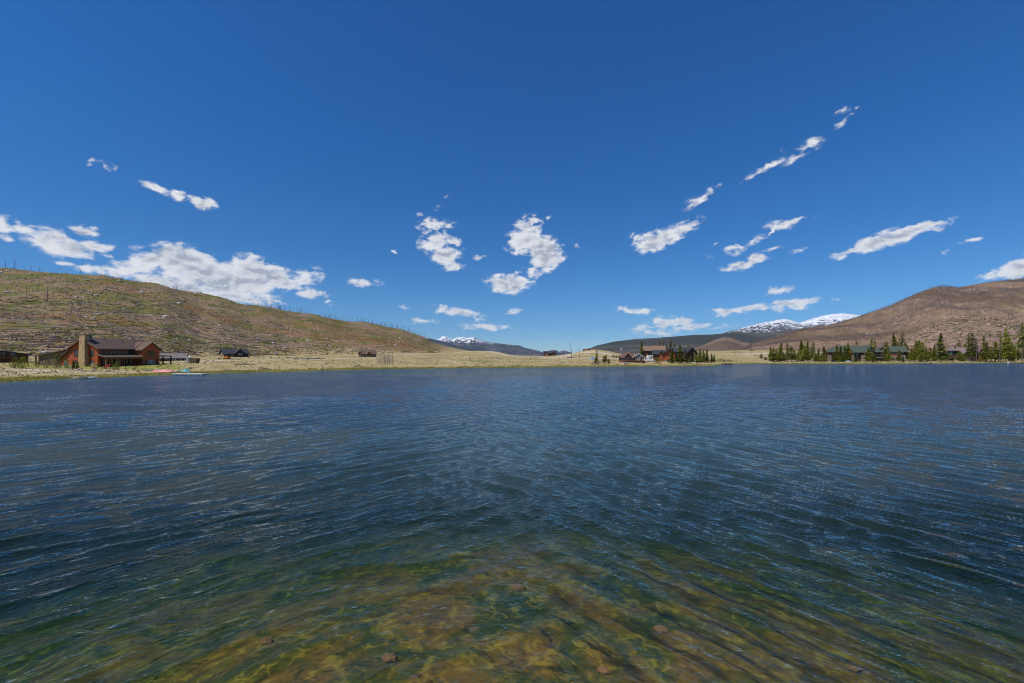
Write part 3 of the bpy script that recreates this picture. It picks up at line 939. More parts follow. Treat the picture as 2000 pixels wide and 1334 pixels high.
m_pair = hillmat('blue_green_slope', [(0.045, 0.055, 0.05), (0.07, 0.075, 0.065), (0.10, 0.092, 0.085)], 0.001, 0.008, (0.12, 0.11, 0.10), (0.03, 0.037, 0.034), bdist=25.0,
                 snow=(290, 330, (0.78, 0.80, 0.84), (1, 1, 1), 0.004, 110))
pair.build('mountain', m_pair, 'dark forested shoulder left of the jagged snowy peaks', 80, 3)
snow_c = Hill([(825, 690), (838, 672), (850, 665), (858, 661), (865, 656.5), (871.5, 656), (878, 661), (884, 663), (890, 659.5), (898, 658), (905, 658), (912, 660), (920, 657.5), (928, 659), (936, 663), (943, 664),
               (955, 668), (968, 669), (980, 671), (1000, 673), (1015, 674.5), (1025, 679), (1040, 682), (1052, 685), (1062, 688), (1075, 684), (1085, 683), (1092, 687), (1100, 684), (1108, 686), (1118, 689), (1140, 692)],
              11000, 16000, -140.0, 0.020, 63, nscale=22, ease=.35, crest=.004, ridged=True)
m_snow_c = hillmat('alpine_rock', [(0.05, 0.058, 0.06), (0.10, 0.095, 0.095), (0.17, 0.14, 0.125)], 0.0018, 0.006, (0.20, 0.17, 0.155), (0.035, 0.042, 0.042), bdist=60.0,
                   snow=(440, 475, (0.86, 0.87, 0.90), (1.8, .6, .8), 0.0062, 1400))
snow_c.build('mountain', m_snow_c, 'jagged snow-streaked peaks on the centre horizon', 200, 1.5)


# ------------------------------------------------------------------ scatters on the slopes
rnd = random.Random(7)
npr = np.random.RandomState(12)


def rock_verts(seed, n=9):
    r = np.random.RandomState(seed)
    ico = [(0, 0, 1), (.89, 0, .45), (.28, .85, .45), (-.72, .53, .45), (-.72, -.53, .45), (.28, -.85, .45), (.72, .53, -.45), (-.28, .85, -.45), (-.89, 0, -.45), (-.28, -.85, -.45), (.72, -.53, -.45), (0, 0, -1)]
    fs = [(0, 1, 2), (0, 2, 3), (0, 3, 4), (0, 4, 5), (0, 5, 1), (1, 6, 2), (2, 6, 7), (2, 7, 3), (3, 7, 8), (3, 8, 4), (4, 8, 9), (4, 9, 5), (5, 9, 10), (5, 10, 1), (1, 10, 6), (11, 7, 6), (11, 8, 7), (11, 9, 8), (11, 10, 9), (11, 6, 10)]
    v = np.array(ico) * (0.75 + 0.5 * r.rand(12)[:, None]) * np.array([1, .8, .6])
    return v, fs


ROCKS = [rock_verts(i) for i in range(8)]


def add_rock(mb, loc, s, kind, rz):
    v, fs = ROCKS[kind % 8]
    c, sn = math.cos(rz), math.sin(rz)
    b = len(mb.v)
    for p in v:
        mb.v.append((loc[0] + s * (p[0] * c - p[1] * sn), loc[1] + s * (p[0] * sn + p[1] * c), loc[2] + s * p[2] * .9))
    mb.f += [tuple(b + i for i in f) for f in fs]


ROCK_ME = []
for i in range(6):
    mb = MB(); add_rock(mb, (0, 0, 0), 1.0, i, 0)
    ROCK_ME.append(mb.mesh('boulder', rock_mat))


def hill_point(pxa, pxb, fa=0.0, fb=1.0):
    """random point on the left hillside"""
    px = rnd.uniform(pxa, pxb)
    yf = np.interp(px, CPX, [c[3] for c in COLS]); yr = np.interp(px, CPX, [c[5] for c in COLS])
    t = rnd.uniform(fa, fb)
    Y = yf + (yr - yf) * t
    return PX(px, Y), Y


# boulders on the left hill: 300 as things, the small rest as stuff
pts = []
for i in range(3600):
    # denser towards crags
    if rnd.random() < .25:
        ctr = rnd.choice([(185, .93, 45, .05), (165, .7, 30, .07), (170, .55, 25, .04), (560, .35, 80, .2), (620, .5, 70, .2), (280, .5, 60, .1), (40, .8, 60, .1)])
        px = rnd.gauss(ctr[0], ctr[2]); t = min(max(rnd.gauss(ctr[1], ctr[3]), 0), .99)
        yf = np.interp(px, CPX, [c[3] for c in COLS]); yr = np.interp(px, CPX, [c[5] for c in COLS])
        Y = yf + (yr - yf) * t; X = PX(px, Y)
    else:
        X, Y = hill_point(-120, 830, 0.02, .99)
    s = min(2.3, 0.22 + rnd.paretovariate(2.4) * .24)
    pts.append((X, Y, s))
zz = ground_z(np.array([p[0] for p in pts]), np.array([p[1] for p in pts]))
order = sorted(range(len(pts)), key=lambda i: -pts[i][2] / pts[i][1])
ind = [i for i in order if 0 < 1000 + F * pts[i][0] / pts[i][1] < 2000][:220]
inds = set(ind)
mb = MB()
for i, (X, Y, s) in enumerate(pts):
    if i not in inds:
        add_rock(mb, (X, Y, zz[i] + s * .15), s, i, rnd.uniform(0, 6.28))
tag(mb.build('rocks', rock_mat), 'scatter of small pale stones over the burnt hillside', 'rocks', kind='stuff')
for i in ind:
    X, Y, s = pts[i]
    o = bpy.data.objects.new('boulder', ROCK_ME[i % 6])
    COL.objects.link(o)
    o.location = (X, Y, zz[i] + s * .15)
    o.scale = (s, s, s)
    o.rotation_euler = (0, 0, rnd.uniform(0, 6.28))
    tag(o, 'pale granite boulder lying on the burnt hillside left of the lake', 'boulder', 'boulders on the left hillside')


def bushes(mb, X, Y, Z, s, n=14):
    for k in range(n):
        a = rnd.uniform(0, 6.28); r = s * math.sqrt(rnd.random()); h = s * .75 * rnd.random()
        cx, cy, cz = X + r * math.cos(a), Y + r * math.sin(a), Z + h
        q = s * rnd.uniform(.25, .5)
        d1 = Vector((rnd.uniform(-1, 1), rnd.uniform(-1, 1), rnd.uniform(-.4, 1))).normalized() * q
        d2 = d1.cross(Vector((rnd.uniform(-1, 1), rnd.uniform(-1, 1), rnd.uniform(-1, 1)))).normalized() * q
        b = len(mb.v)
        c = Vector((cx, cy, cz))
        mb.v += [tuple(c - d1), tuple(c + d2), tuple(c + d1), tuple(c - d2)]
        mb.f.append((b, b + 1, b + 2, b + 3))


scrub_mat = folm('scrub_leaves', (0.08, 0.085, 0.016), (0.14, 0.14, 0.024), (0.23, 0.22, 0.04), .08)
rust_scrub = folm('rusty_scrub', (0.15, 0.07, 0.03), (0.24, 0.11, 0.045), (0.32, 0.16, 0.06), .08)
for (mt, sd_, n, lab, nm) in ((scrub_mat, 3, 5000, 'low green scrub covering the burnt hillside', 'scrub'), (rust_scrub, 14, 2200, 'low rust-brown scrub covering the burnt hillside', 'scrub')):
    mb = MB()
    P = []
    while len(P) < n:
        X, Y = hill_point(-150, 860, 0.01, .99)
        dn = float(fbm(np.array([X * .016]), np.array([Y * .02]), 4, sd_)[0])
        if dn > rnd.uniform(-.15, .35):
            P.append((X, Y))
    Z = ground_z(np.array([p[0] for p in P]), np.array([p[1] for p in P]))
    for (X, Y), z in zip(P, Z):
        bushes(mb, X, Y, z, rnd.uniform(.35, 1.0), 6)
    tag(mb.build(nm, mt), lab, 'scrub', kind='stuff')

# fallen logs: 300 things, the rest stuff
LOG = []
for i in range(2600):
    X, Y = hill_point(-120, 860, 0.0, .95)
    if i % 3: 
        X, Y = hill_point(-120, 560, 0.0, .6)
    LOG.append((X, Y, rnd.uniform(3.5, 10), rnd.gauss(0, .3) + (math.pi if rnd.random() < .5 else 0), rnd.uniform(.12, .24)))
lz = ground_z(np.array([p[0] for p in LOG]), np.array([p[1] for p in LOG]))
lz2 = ground_z(np.array([p[0] + p[2] * math.cos(p[3]) for p in LOG]), np.array([p[1] + p[2] * math.sin(p[3]) for p in LOG]))
order = sorted(range(len(LOG)), key=lambda i: -LOG[i][2] / LOG[i][1])
inds = [i for i in order if 0 < 1000 + F * LOG[i][0] / LOG[i][1] < 2000][:300]
iset = set(inds)
mb = MB()
log_mat = pmat('charred_log', [(0.045, 0.034, 0.028), (0.10, 0.08, 0.07), (0.24, 0.21, 0.19)], 0.05)
for i, (X, Y, L, a, r) in enumerate(LOG):
    p0 = (X, Y, lz[i] + r); p1 = (X + L * math.cos(a), Y + L * math.sin(a), lz2[i] + r)
    if i in iset:
        b = MB().tube([(0, 0, 0), (p1[0] - X, p1[1] - Y, p1[2] - p0[2])], [r, r * .5], 5)
        o = b.build('fallen_log', log_mat)
        o.location = p0
        tag(o, 'charred fallen log lying across the burnt hillside', 'log', 'fallen logs on the left hillside')
    else:
        mb.tube([p0, p1], [r, r * .5], 3, False)
tag(mb.build('logs', log_mat), 'tangle of small fallen logs on the burnt hillside', 'logs', kind='stuff')


# standing dead trees
def snag_mb(mb, X, Y, Z, h, r, lean, br=5, seg=5):
    top = Vector((X + lean[0] * h, Y + lean[1] * h, Z + h))
    base = Vector((X, Y, Z - .4))
    midp = base.lerp(top, .5)
    mb.tube([base, midp, top], [r, r * .65, r * .15], seg, False)
    for k in range(br):
        t = rnd.uniform(.4, .92)
        p = base.lerp(top, t)
        a = rnd.uniform(0, 6.28)
        L = h * .10 * (1.2 - t) * rnd.uniform(.6, 1.6)
        q = p + Vector((math.cos(a) * L, math.sin(a) * L, rnd.uniform(-.2, .5) * L))
        mb.tube([p, q], [r * .35, r * .12], 3, False)


SN = []
SNAG_ME = []
for i in range(7):
    mb = MB()
    snag_mb(mb, 0, 0, 0, 10.0, .17, (rnd.uniform(-.05, .05), 0), 14, 6)
    SNAG_ME.append(mb.mesh('dead_tree', snag_mat))


def put_snag(X, Y, h, label, group, me=None, z=None, wide=1.0, name='dead_tree'):
    o = bpy.data.objects.new(name, me or rnd.choice(SNAG_ME))
    COL.objects.link(o)
    o.location = (X, Y, (gz(X, Y) if z is None else z) - .1)
    o.scale = (wide * h / 10, wide * h / 10, h / 10)
    o.rotation_euler = (rnd.gauss(0, .03), rnd.gauss(0, .05), rnd.uniform(0, 6.28))
    return tag(o, label, 'dead tree', group)


# along the ridge of the left hill
for i in range(235):
    px = rnd.choice([rnd.uniform(300, 560), rnd.uniform(540, 840), rnd.uniform(540, 840), rnd.uniform(640, 840), rnd.uniform(700, 825)])
    yr = np.interp(px, CPX, [c[5] for c in COLS])
    Y = yr * rnd.uniform(.965, 1.03)
    hh = rnd.uniform(5, 12) if px > 480 else rnd.uniform(2.5, 6)
    put_snag(PX(px, Y), Y, hh, 'burnt bare trunk standing along the ridge of the left hill', 'dead trees along the left ridge', wide=1.15)
# on its face and left crest
for i in range(30):
    px = rnd.uniform(5, 300)
    yr = np.interp(px, CPX, [c[5] for c in COLS])
    Y = yr * rnd.uniform(.6, 1.0)
    put_snag(PX(px, Y), Y, rnd.uniform(4, 8), 'burnt bare trunk standing high on the face of the left hill', 'dead trees on the left hill face', wide=1.1)
for ci, (px, h) in enumerate(((10, 11), (26, 13), (31, 9), (61, 9), (78, 7), (159, 11), (92, 14))):
    yr = np.interp(px, CPX, [c[5] for c in COLS]) * (.99 if px != 92 else .7)
    put_snag(PX(px, yr), yr, h, ['leftmost', 'tallest', 'third', 'fourth', 'fifth and shortest', 'rightmost', ''][ci] + ' of six burnt trunks on the crest above the stone-chimney lodge' if px != 92 else 'lone black trunk halfway up the slope above the stone-chimney lodge', 'tall trunks on the left crest' if px != 92 else None, wide=1.4)

# burnt forest on the hills at the right: thousands, one mass each
def burnt_forest(hill, n, pa, pb, t0, t1, h0, h1, r, mat, label):
    mb = MB()
    px = npr.uniform(pa, pb, n * 2)
    t = t0 + (t1 - t0) * npr.rand(n * 2) ** .8
    Y = hill.y0 + (hill.yr - hill.y0) * t
    X = (px - 1000) / F * Y
    keep = fbm(X * .006, Y * .006, 4, 70) + npr.uniform(-.15, .15, n * 2) > .0
    X, Y = X[keep][:n], Y[keep][:n]
    Z = hill.z(X, Y)
    h = npr.uniform(h0, h1, len(X)) * np.clip(Y / hill.yr, .45, 1)
    k = len(X)
    ang = npr.rand(k) * 6.28
    vs = np.zeros((k, 4, 3))
    for j in range(3):
        vs[:, j, 0] = X + r * np.cos(ang + j * 2.094); vs[:, j, 1] = Y + r * np.sin(ang + j * 2.094); vs[:, j, 2] = Z - 1
    vs[:, 3, 0] = X + npr.randn(k) * .4; vs[:, 3, 1] = Y; vs[:, 3, 2] = Z + h
    mb.v = vs.reshape(-1, 3).tolist()
    b = np.arange(k)[:, None] * 4
    mb.f = np.concatenate([b + [0, 1, 3], b + [1, 2, 3], b + [2, 0, 3]]).tolist()
    tag(mb.build('burnt_forest', mat), label, 'burnt forest', kind='stuff')


burnt_forest(burnt, 22000, 1450, 2060, .1, 1.0, 6, 13, .36, snag_brown, 'burnt standing trunks covering the long brown hill')
burnt_forest(rocky, 1500, 1600, 2060, .1, 1.0, 3, 8, .16, snag_brown, 'sparse burnt trunks among the boulders of the right shoulder')
mb = MB()
for i in range(1500):
    X, Y = hill_point(-100, 560, .35, 1.0) if i % 2 else hill_point(480, 840, .3, 1.0)
    mb.v += [(X - .14, Y, -9), (X + .14, Y, -9), (X + rnd.gauss(0, .25), Y, rnd.uniform(2.5, 6.5))]
    mb.v.append((X, Y + .2, -9))
    k = len(mb.v) - 4
    mb.f += [(k, k + 1, k + 2), (k + 1, k + 3, k + 2), (k + 3, k, k + 2)]
va_ = np.array(mb.v)
gzz = ground_z(va_[0::4, 0], va_[0::4, 1])
zz3 = va_[:, 2].copy()
zz3[va_[:, 2] < 0] = -.5
va_[:, 2] = zz3 + np.repeat(gzz, 4)
mb.v = va_.tolist()
tag(mb.build('burnt_trunks', snag_mat), 'thin burnt trunks dotted over the upper face of the left hill', 'burnt forest', kind='stuff')
# boulders and scrub on the rocky shoulder
mb = MB()
px = npr.uniform(1600, 2060, 5200); t = npr.rand(5200)
Y = rocky.y0 + (rocky.yr - rocky.y0) * t; X = (px - 1000) / F * Y; Z = rocky.z(X, Y)
for i in range(5200):
    add_rock(mb, (X[i], Y[i], Z[i]), min(5, .5 + rnd.paretovariate(1.9) * .45), i, rnd.uniform(0, 6.28))
tag(mb.build('rocks', pink_rock), 'pink boulders strewn over the right shoulder of hill', 'rocks', kind='stuff')
mb = MB()
for i in range(1500):
    px = rnd.uniform(1700, 2050); Y = rocky.y0 + (rocky.yr - rocky.y0) * rnd.random(); X = PX(px, Y)
    if float(fbm(np.array([X * .02]), np.array([Y * .02]), 3, 44)[0]) > .0:
        bushes(mb, X, Y, float(rocky.z(np.array([X]), np.array([Y]))[0]), rnd.uniform(.8, 2.2), 6)
tag(mb.build('scrub', scrub_mat), 'green scrub patches on the right shoulder of hill', 'scrub', kind='stuff')

# meadow tussocks and shore reeds
tuss = pmat('dry_tussock', [(0.24, 0.20, 0.09), (0.40, 0.34, 0.17), (0.16, 0.15, 0.05)], 0.2, rough=.95)
mb = MB()
px = npr.uniform(-60, 2060, 6500)
Y = np.interp(px, CPX, SHORE) + npr.rand(6500) ** 1.4 * 130
X = (px - 1000) / F * Y
Z = ground_z(X, Y)
for i in range(6500):
    if Z[i] > .1: bushes(mb, float(X[i]), float(Y[i]), float(Z[i]), rnd.uniform(.15, .5), 4)
tag(mb.build('tussocks', tuss), 'dry tussocks of bunch grass over the meadow', 'grass', kind='stuff')
reed = pmat('shore_grass', [(0.18, 0.19, 0.035), (0.36, 0.31, 0.07), (0.50, 0.40, 0.14)], 0.12, rough=.95)
mb = MB()
px = npr.uniform(-80, 2060, 9000)
YY = np.interp(px, CPX, SHORE) + npr.uniform(-6, 5, 9000)
XX = (px - 1000) / F * YY
ZZ = ground_z(XX, YY)
for i in range(9000):
    X, Y, z = float(XX[i]), float(YY[i]), float(ZZ[i])
    if -.15 < z < .22 + .25 * rnd.random() ** 3:
        for k in range(3):
            h = rnd.uniform(.15, .42); dx = rnd.uniform(-.3, .3); w = rnd.uniform(.15, .35)
            b = len(mb.v)
            xx = X + rnd.uniform(-1, 1); yy = Y + rnd.uniform(-.5, .5)
            mb.v += [(xx - w, yy, z - .1), (xx + w, yy + .05, z - .1), (xx + dx, yy + rnd.uniform(-.1, .1), z + h)]
            mb.f.append((b, b + 1, b + 2))
tag(mb.build('shore_grass', reed), 'bright green and straw grass along the waterline', 'grass', kind='stuff')

# ------------------------------------------------------------------ buildings
class House:
    """front wall at local y=0 facing -y; x to the right; z up from the ground at the root"""
    def __init__(self, name, label, loc, rz=0.0, cat='house', group=None):
        self.r = empty(name, loc, rz, label, cat, group)
        self.loc = loc

    def block(self, x0, x1, y0, y1, ea, rg, axis, wm, rm=None, over=.5, th=.22, z0=-1.2, wall='wall', roof='roof', over_g=None):
        og = over if over_g is None else over_g
        mb = MB()
        if axis == 'x':
            ym = (y0 + y1) / 2
            mb.poly_prism([(y0, z0), (y1, z0), (y1, ea), (ym, rg), (y0, ea)], 'x', x0, x1)
            s = (rg - ea) / (ym - y0)
        elif axis == 'y':
            xm = (x0 + x1) / 2
            mb.poly_prism([(x0, z0), (x1, z0), (x1, ea), (xm, rg), (x0, ea)], 'y', y0, y1)
            s = (rg - ea) / (xm - x0)
        else:
            mb.box(x0, x1, y0, y1, z0, ea)
            s = 0
        w = mb.build(wall, wm, self.r)
        ro = None
        if rm:
            q = MB()
            e = .03 + th
            if axis == 'x':
                a, b = x0 - og, x1 + og
                q.slab([(a, y0 - over, ea - s * over + e), (b, y0 - over, ea - s * over + e), (b, ym, rg + e), (a, ym, rg + e)], th)
                q.slab([(a, ym + .002, rg + e), (b, ym + .002, rg + e), (b, y1 + over, ea - s * over + e), (a, y1 + over, ea - s * over + e)], th)
            elif axis == 'y':
                a, b = y0 - og, y1 + og
                q.slab([(x0 - over, a, ea - s * over + e), (xm, a, rg + e), (xm, b, rg + e), (x0 - over, b, ea - s * over + e)], th)
                q.slab([(xm + .002, a, rg + e), (x1 + over, a, ea - s * over + e), (x1 + over, b, ea - s * over + e), (xm + .002, b, rg + e)], th)
            ro = q.build(roof, rm, self.r)
        return w, ro

    def hip(self, x0, x1, y0, y1, ea, rg, wm, rm, over=.6, z0=-1.2):
        w = MB().box(x0, x1, y0, y1, z0, ea).build('wall', wm, self.r)
        x0 -= over; x1 += over; y0 -= over; y1 += over
        d = min((y1 - y0) / 2, (x1 - x0) / 2 - .3)
        ym = (y0 + y1) / 2
        q = MB()
        z = ea + .03
        t = .2
        q.v = [(x0, y0, z), (x1, y0, z), (x1, y1, z), (x0, y1, z), (x0, y0, z + t), (x1, y0, z + t), (x1, y1, z + t), (x0, y1, z + t), (x0 + d, ym, rg + t), (x1 - d, ym, rg + t)]
        q.f = [(0, 3, 2, 1), (0, 1, 5, 4), (1, 2, 6, 5), (2, 3, 7, 6), (3, 0, 4, 7), (4, 5, 9, 8), (5, 6, 9), (6, 7, 8, 9), (7, 4, 8)]
        r = q.build('roof', rm, self.r)
        return w, r

    def opening(self, face, c, z, w, h, pos, frame, pane=None, name='window', bar=.09, mull=0, depth=.06):
        """face f: front plane y=pos (facing -y); l: plane x=pos facing -x; r: plane x=pos facing +x"""
        fr, pn = MB(), MB()

        def bx(m, a0, a1, z0, z1, d0, d1):
            if face == 'f': m.box(a0, a1, pos - d1, pos - d0, z0, z1)
            elif face == 'l': m.box(pos - d1, pos - d0, a0, a1, z0, z1)
            else: m.box(pos + d0, pos + d1, a0, a1, z0, z1)
        a0, a1, z0, z1 = c - w / 2, c + w / 2, z - h / 2, z + h / 2
        bx(fr, a0 - bar, a1 + bar, z1, z1 + bar, -.05, depth)
        bx(fr, a0 - bar, a1 + bar, z0 - bar, z0, -.05, depth)
        bx(fr, a0 - bar, a0, z0, z1, -.05, depth)
        bx(fr, a1, a1 + bar, z0, z1, -.05, depth)
        for k in range(mull):
            xm = a0 + (a1 - a0) * (k + 1) / (mull + 1)
            bx(fr, xm - bar / 2, xm + bar / 2, z0, z1, .021, depth)
        bx(pn, a0, a1, z0, z1, -.04, .02)
        f = fr.build(name, frame, self.r)
        pn.build('pane' if name == 'window' else 'panel', pane or pane_mat, f)
        return f

    def part(self, name, mat, mb, parent=None):
        return mb.build(name, mat, parent or self.r)

    def posts(self, pts, z0, z1, s, mat, name='post'):
        for (x, y) in pts:
            self.part(name, mat, MB().box(x - s, x + s, y - s, y + s, z0, z1))

    def slab(self, name, p, th, mat):
        return self.part(name, mat, MB().slab(p, th))

    def railing(self, x0, x1, y, z, mat, h=1.0, step=.5, axis='x'):
        m = MB()
        n = max(2, int(abs(x1 - x0) / step))
        for i in range(n + 1):
            x = x0 + (x1 - x0) * i / n
            if axis == 'x': m.box(x - .03, x + .03, y - .03, y + .03, z, z + h - .06)
            else: m.box(y - .03, y + .03, x - .03, x + .03, z, z + h - .06)
        if axis == 'x':
            m.box(x0, x1, y - .06, y + .06, z + h - .06, z + h); m.box(x0, x1, y - .04, y + .04, z + .1, z + .16)
        else:
            m.box(y - .06, y + .06, x0, x1, z + h - .06, z + h); m.box(y - .04, y + .04, x0, x1, z + .1, z + .16)
        return self.part('railing', mat, m)


# --- the stone-chimney lodge on the left shore (local x runs away from the camera)
h = House('lodge', 'orange-brown two-storey lodge with tall stone chimney and brown roof on the left shore', (-119.0, 125.0, gz(-119, 125) - .05), math.radians(84))
G = .35
_, mroof = h.block(0, 17.3, 0, 9, 5.45, 8.35, 'x', orange_wood, shingle_brown, .55, .2)
for (x, y) in ((5.2, 3.4), (9.8, 3.0), (13.5, 2.6)):
    zz_ = 5.45 + y * .644 + .2
    MB().tube([(x, y, zz_ - .1), (x, y, zz_ + .55)], [.09, .09], 6).build('vent_pipe', trim_dark, mroof)
# gable end windows either side of the chimney
for (c, z, w, hh, pm) in ((1.75, 3.95, .95, 1.75, pane_mat), (1.75, .95, .95, 1.6, pane_teal), (6.9, 3.95, .95, 1.75, pane_mat), (6.9, .95, .95, 1.7, pane_mat)):
    h.opening('l', c, z, w, hh, 0, trim_dark, pm, mull=0)
h.part('rake_board', trim_red, MB().slab([(-.62, -.55, 5.05 + .1), (-.50, -.55, 5.05 + .1), (-.50, 4.5, 8.3), (-.62, 4.5, 8.3)], .25)
       .slab([(-.62, 4.502, 8.3), (-.50, 4.502, 8.3), (-.50, 9.55, 5.15), (-.62, 9.55, 5.15)], .25))
# chimney stack stepping in towards the top
ch = MB()
ch.quadbox([(-1.1, 2.9, -1), (.4, 2.9, -1), (.4, 5.2, -1), (-1.1, 5.2, -1), (-.85, 3.2, 9.3), (.35, 3.2, 9.3), (.35, 4.8, 9.3), (-.85, 4.8, 9.3)])
c_ = h.part('chimney', stone, ch)
h.part('chimney_cap', grey_stone, MB().box(-.95, .45, 3.1, 4.9, 9.3, 9.5), c_)
h.part('chimney_back', grey_stone, MB().box(.46, 1.2, 3.3, 4.7, 6.5, 9.45), c_)
# stone footing
h.part('stone_base', stone, MB().box(-.12, 0, .0, 2.95, -1, 1.0).box(-.12, 0, 5.65, 9, -1, .8))
# lower roof running down at the left, with small lit wall
h.part('side_wall', orange_wood, MB().poly_prism([(9.0, -1), (12.6, -1), (12.6, 1.9), (9.0, 4.9)], 'x', .25, 8))
h.slab('side_roof', [(-.3, 8.9, 5.42), (8.5, 8.9, 5.42), (8.5, 13.1, 2.0), (-.3, 13.1, 2.0)], .2, shingle_brown)
h.opening('l', 10.6, .9, .9, 1.5, .25, trim_white, pane_teal)
# tan garage wing further left and back
h.part('garage_wall', tan_siding, MB().poly_prism([(12.75, -1), (22, -1), (22, 3.2), (12.75, 4.75)], 'x', 2.0, 8.5))
h.slab('garage_roof', [(1.3, 12.72, 5.0), (9, 12.72, 5.0), (9, 22.7, 3.28), (1.3, 22.7, 3.28)], .2, shingle_brown)
h.part('upper_wall', tan_siding, MB().poly_prism([(9.3, -1), (20.3, -1), (20.3, 4.9), (12, 6.4), (9.3, 6.4)], 'x', 9.02, 15))
h.slab('upper_roof', [(8.5, 11.9, 6.68), (15.6, 11.9, 6.68), (15.6, 20.9, 5.05), (8.5, 20.9, 5.05)], .2, shingle_brown)
h.opening('l', 17.9, 5.0, 1.6, .6, 9.02, trim_dark)
h.opening('l', 15.2, 2.3, 1.4, 1.1, 2.0, trim_dark)
h.opening('l', 19.4, 1.0, 2.4, 1.9, 2.0, trim_dark, grey_board, name='garage_door')
h.posts([(1.6, 22.4)], -1, 3.1, .15, post_wood)
# cross wing with the gable over the porch end
h.block(11.0, 17.0, -2.5, -.02, 5.2, 7.35, 'y', orange_wood, shingle_brown, .55, .2, roof='wing_roof', wall='wing_wall')
h.slab('wing_roof_left', [(10.4, 0.0, 5.25), (14.0, 0.0, 7.62), (14.0, 3.2, 7.62), (10.4, .4, 5.25)], .1, shingle_brown)
h.opening('f', 14.1, 3.9, 2.4, 1.3, -2.5, trim_dark, pane_mat, mull=1)
h.opening('f', 14.1, 1.15, 1.9, 1.3, -2.5, trim_white, pane_teal, mull=1)
h.opening('f', 12.7, 1.15, .5, 1.3, -2.5, trim_dark, pane_mat)
h.opening('f', 15.5, 1.15, .5, 1.3, -2.5, trim_dark, pane_mat)
h.part('stone_wainscot', grey_stone, MB().box(10.9, 17.1, -2.62, -2.5, -1, .5))
# upper windows, widened so dark panes stand in for eave shade; porch below
for c, w in ((1.9, 2.2), (5.1, 3.2), (8.9, 3.2)):
    h.opening('f', c, 4.5, w, 1.25, 0, trim_dark, pane_mat, mull=2)
h.slab('porch_roof', [(-.7, -3.2, 2.95), (10.98, -3.2, 2.95), (10.98, -.02, 3.85), (-.7, -.02, 3.85)], .2, shingle_brown)
h.part('porch_beam', post_wood, MB().box(-.3, 10.9, -2.95, -2.72, 2.4, 2.72))
h.posts([(-.1, -2.83), (3.6, -2.83), (7.2, -2.83), (10.7, -2.83)], -.6, 2.4, .15, post_wood)
for c, w, z, hh, pm in ((1.9, 2.0, 1.2, 2.2, pane_mat), (5.2, 3.0, 1.2, 2.1, pane_mat), (9.0, 2.8, 1.2, 2.2, pane_mat)):
    h.opening('f', c, z, w, hh, 0, trim_dark, pm, mull=1)  # dark porch glazing enlarged to imitate the shade on this facade
h.part('porch_floor', grey_wood, MB().box(-.4, 10.9, -3.1, -.02, -.5, .08))
# pergola at the far end
h.slab('pergola_roof', [(17.02, -2.6, 3.35), (21.6, -2.6, 3.15), (21.6, 2.5, 3.15), (17.02, 2.5, 3.35)], .25, trim_dark)
h.posts([(18.4, -2.4), (21.3, -2.4), (21.3, 2.2)], -1, 2.9, .14, trim_dark)
h.part('picnic_table', pmat('green_paint', [(0.02, 0.14, 0.06), (0.03, 0.18, 0.08)], 3), MB().box(17.6, 20.4, -1.6, -.7, .62, .7).box(18, 18.12, -1.5, -.8, -.6, .62).box(19.9, 20.02, -1.5, -.8, -.6, .62))


def simple_root(name, label, px, Y, rz=0.0, cat='house', dz=0.0):
    p = at(px, Y)
    u0 = (px - 1000) / F

    def lx(q):
        u = (q - 1000) / F
        return (u - u0) * Y / (math.cos(rz) - u * math.sin(rz))
    return House(name, label, (p.x, p.y, p.z + dz), rz, cat), lx, (lambda row: row_z(row, Y) - p.z - dz)


# --- brown house at the left edge
h, lx, lz = simple_root('house', 'low dark brown house with balcony at the left edge of the photo', 14, 138, math.radians(47))
h.block(-6.5, 4.4, 0, 7, 2.5, lz(686.5), 'y', brown_wood, shingle_slate, .8, .22)
h.opening('f', -3.6, 2.5, 1.1, 1.3, 0, trim_dark)
h.opening('f', -1.2, 2.55, 1.5, 1.4, 0, trim_dark, mull=1)
h.opening('f', 1.2, 2.5, 1.1, 1.3, 0, trim_dark)
h.opening('f', -3.0, .5, 1.3, 1.2, 0, trim_dark)
h.part('balcony_floor', post_wood, MB().box(-6, 2.0, -1.4, -.02, 1.55, 1.72))
h.railing(-6, 2.0, -1.35, 1.72, trim_red, .85)
h.posts([(-5.9, -1.3), (-2.0, -1.3), (1.9, -1.3)], -1.2, 1.55, .1, grey_wood)

# --- low red building behind the lodge
h, lx, lz = simple_root('outbuilding', 'long low dark red building with grey roof behind the lodge pergola', 337, 172, math.radians(32), 'building')
h.block(lx(311), lx(362), 0, 6, lz(699), lz(691), 'x', red_siding, shingle_grey, .5, .18)
h.opening('f', lx(348), lz(702.0), 1.2, 1.2, 0, trim_white)
h.opening('f', lx(355), lz(702.0), 1.6, 1.2, 0, trim_white, mull=1)
h.opening('f', lx(329), lz(701.0), .9, .7, 0, trim_white)
h.opening('f', lx(340), lz(704.8), .95, 2.1, 0, trim_white, grey_wood, name='door')

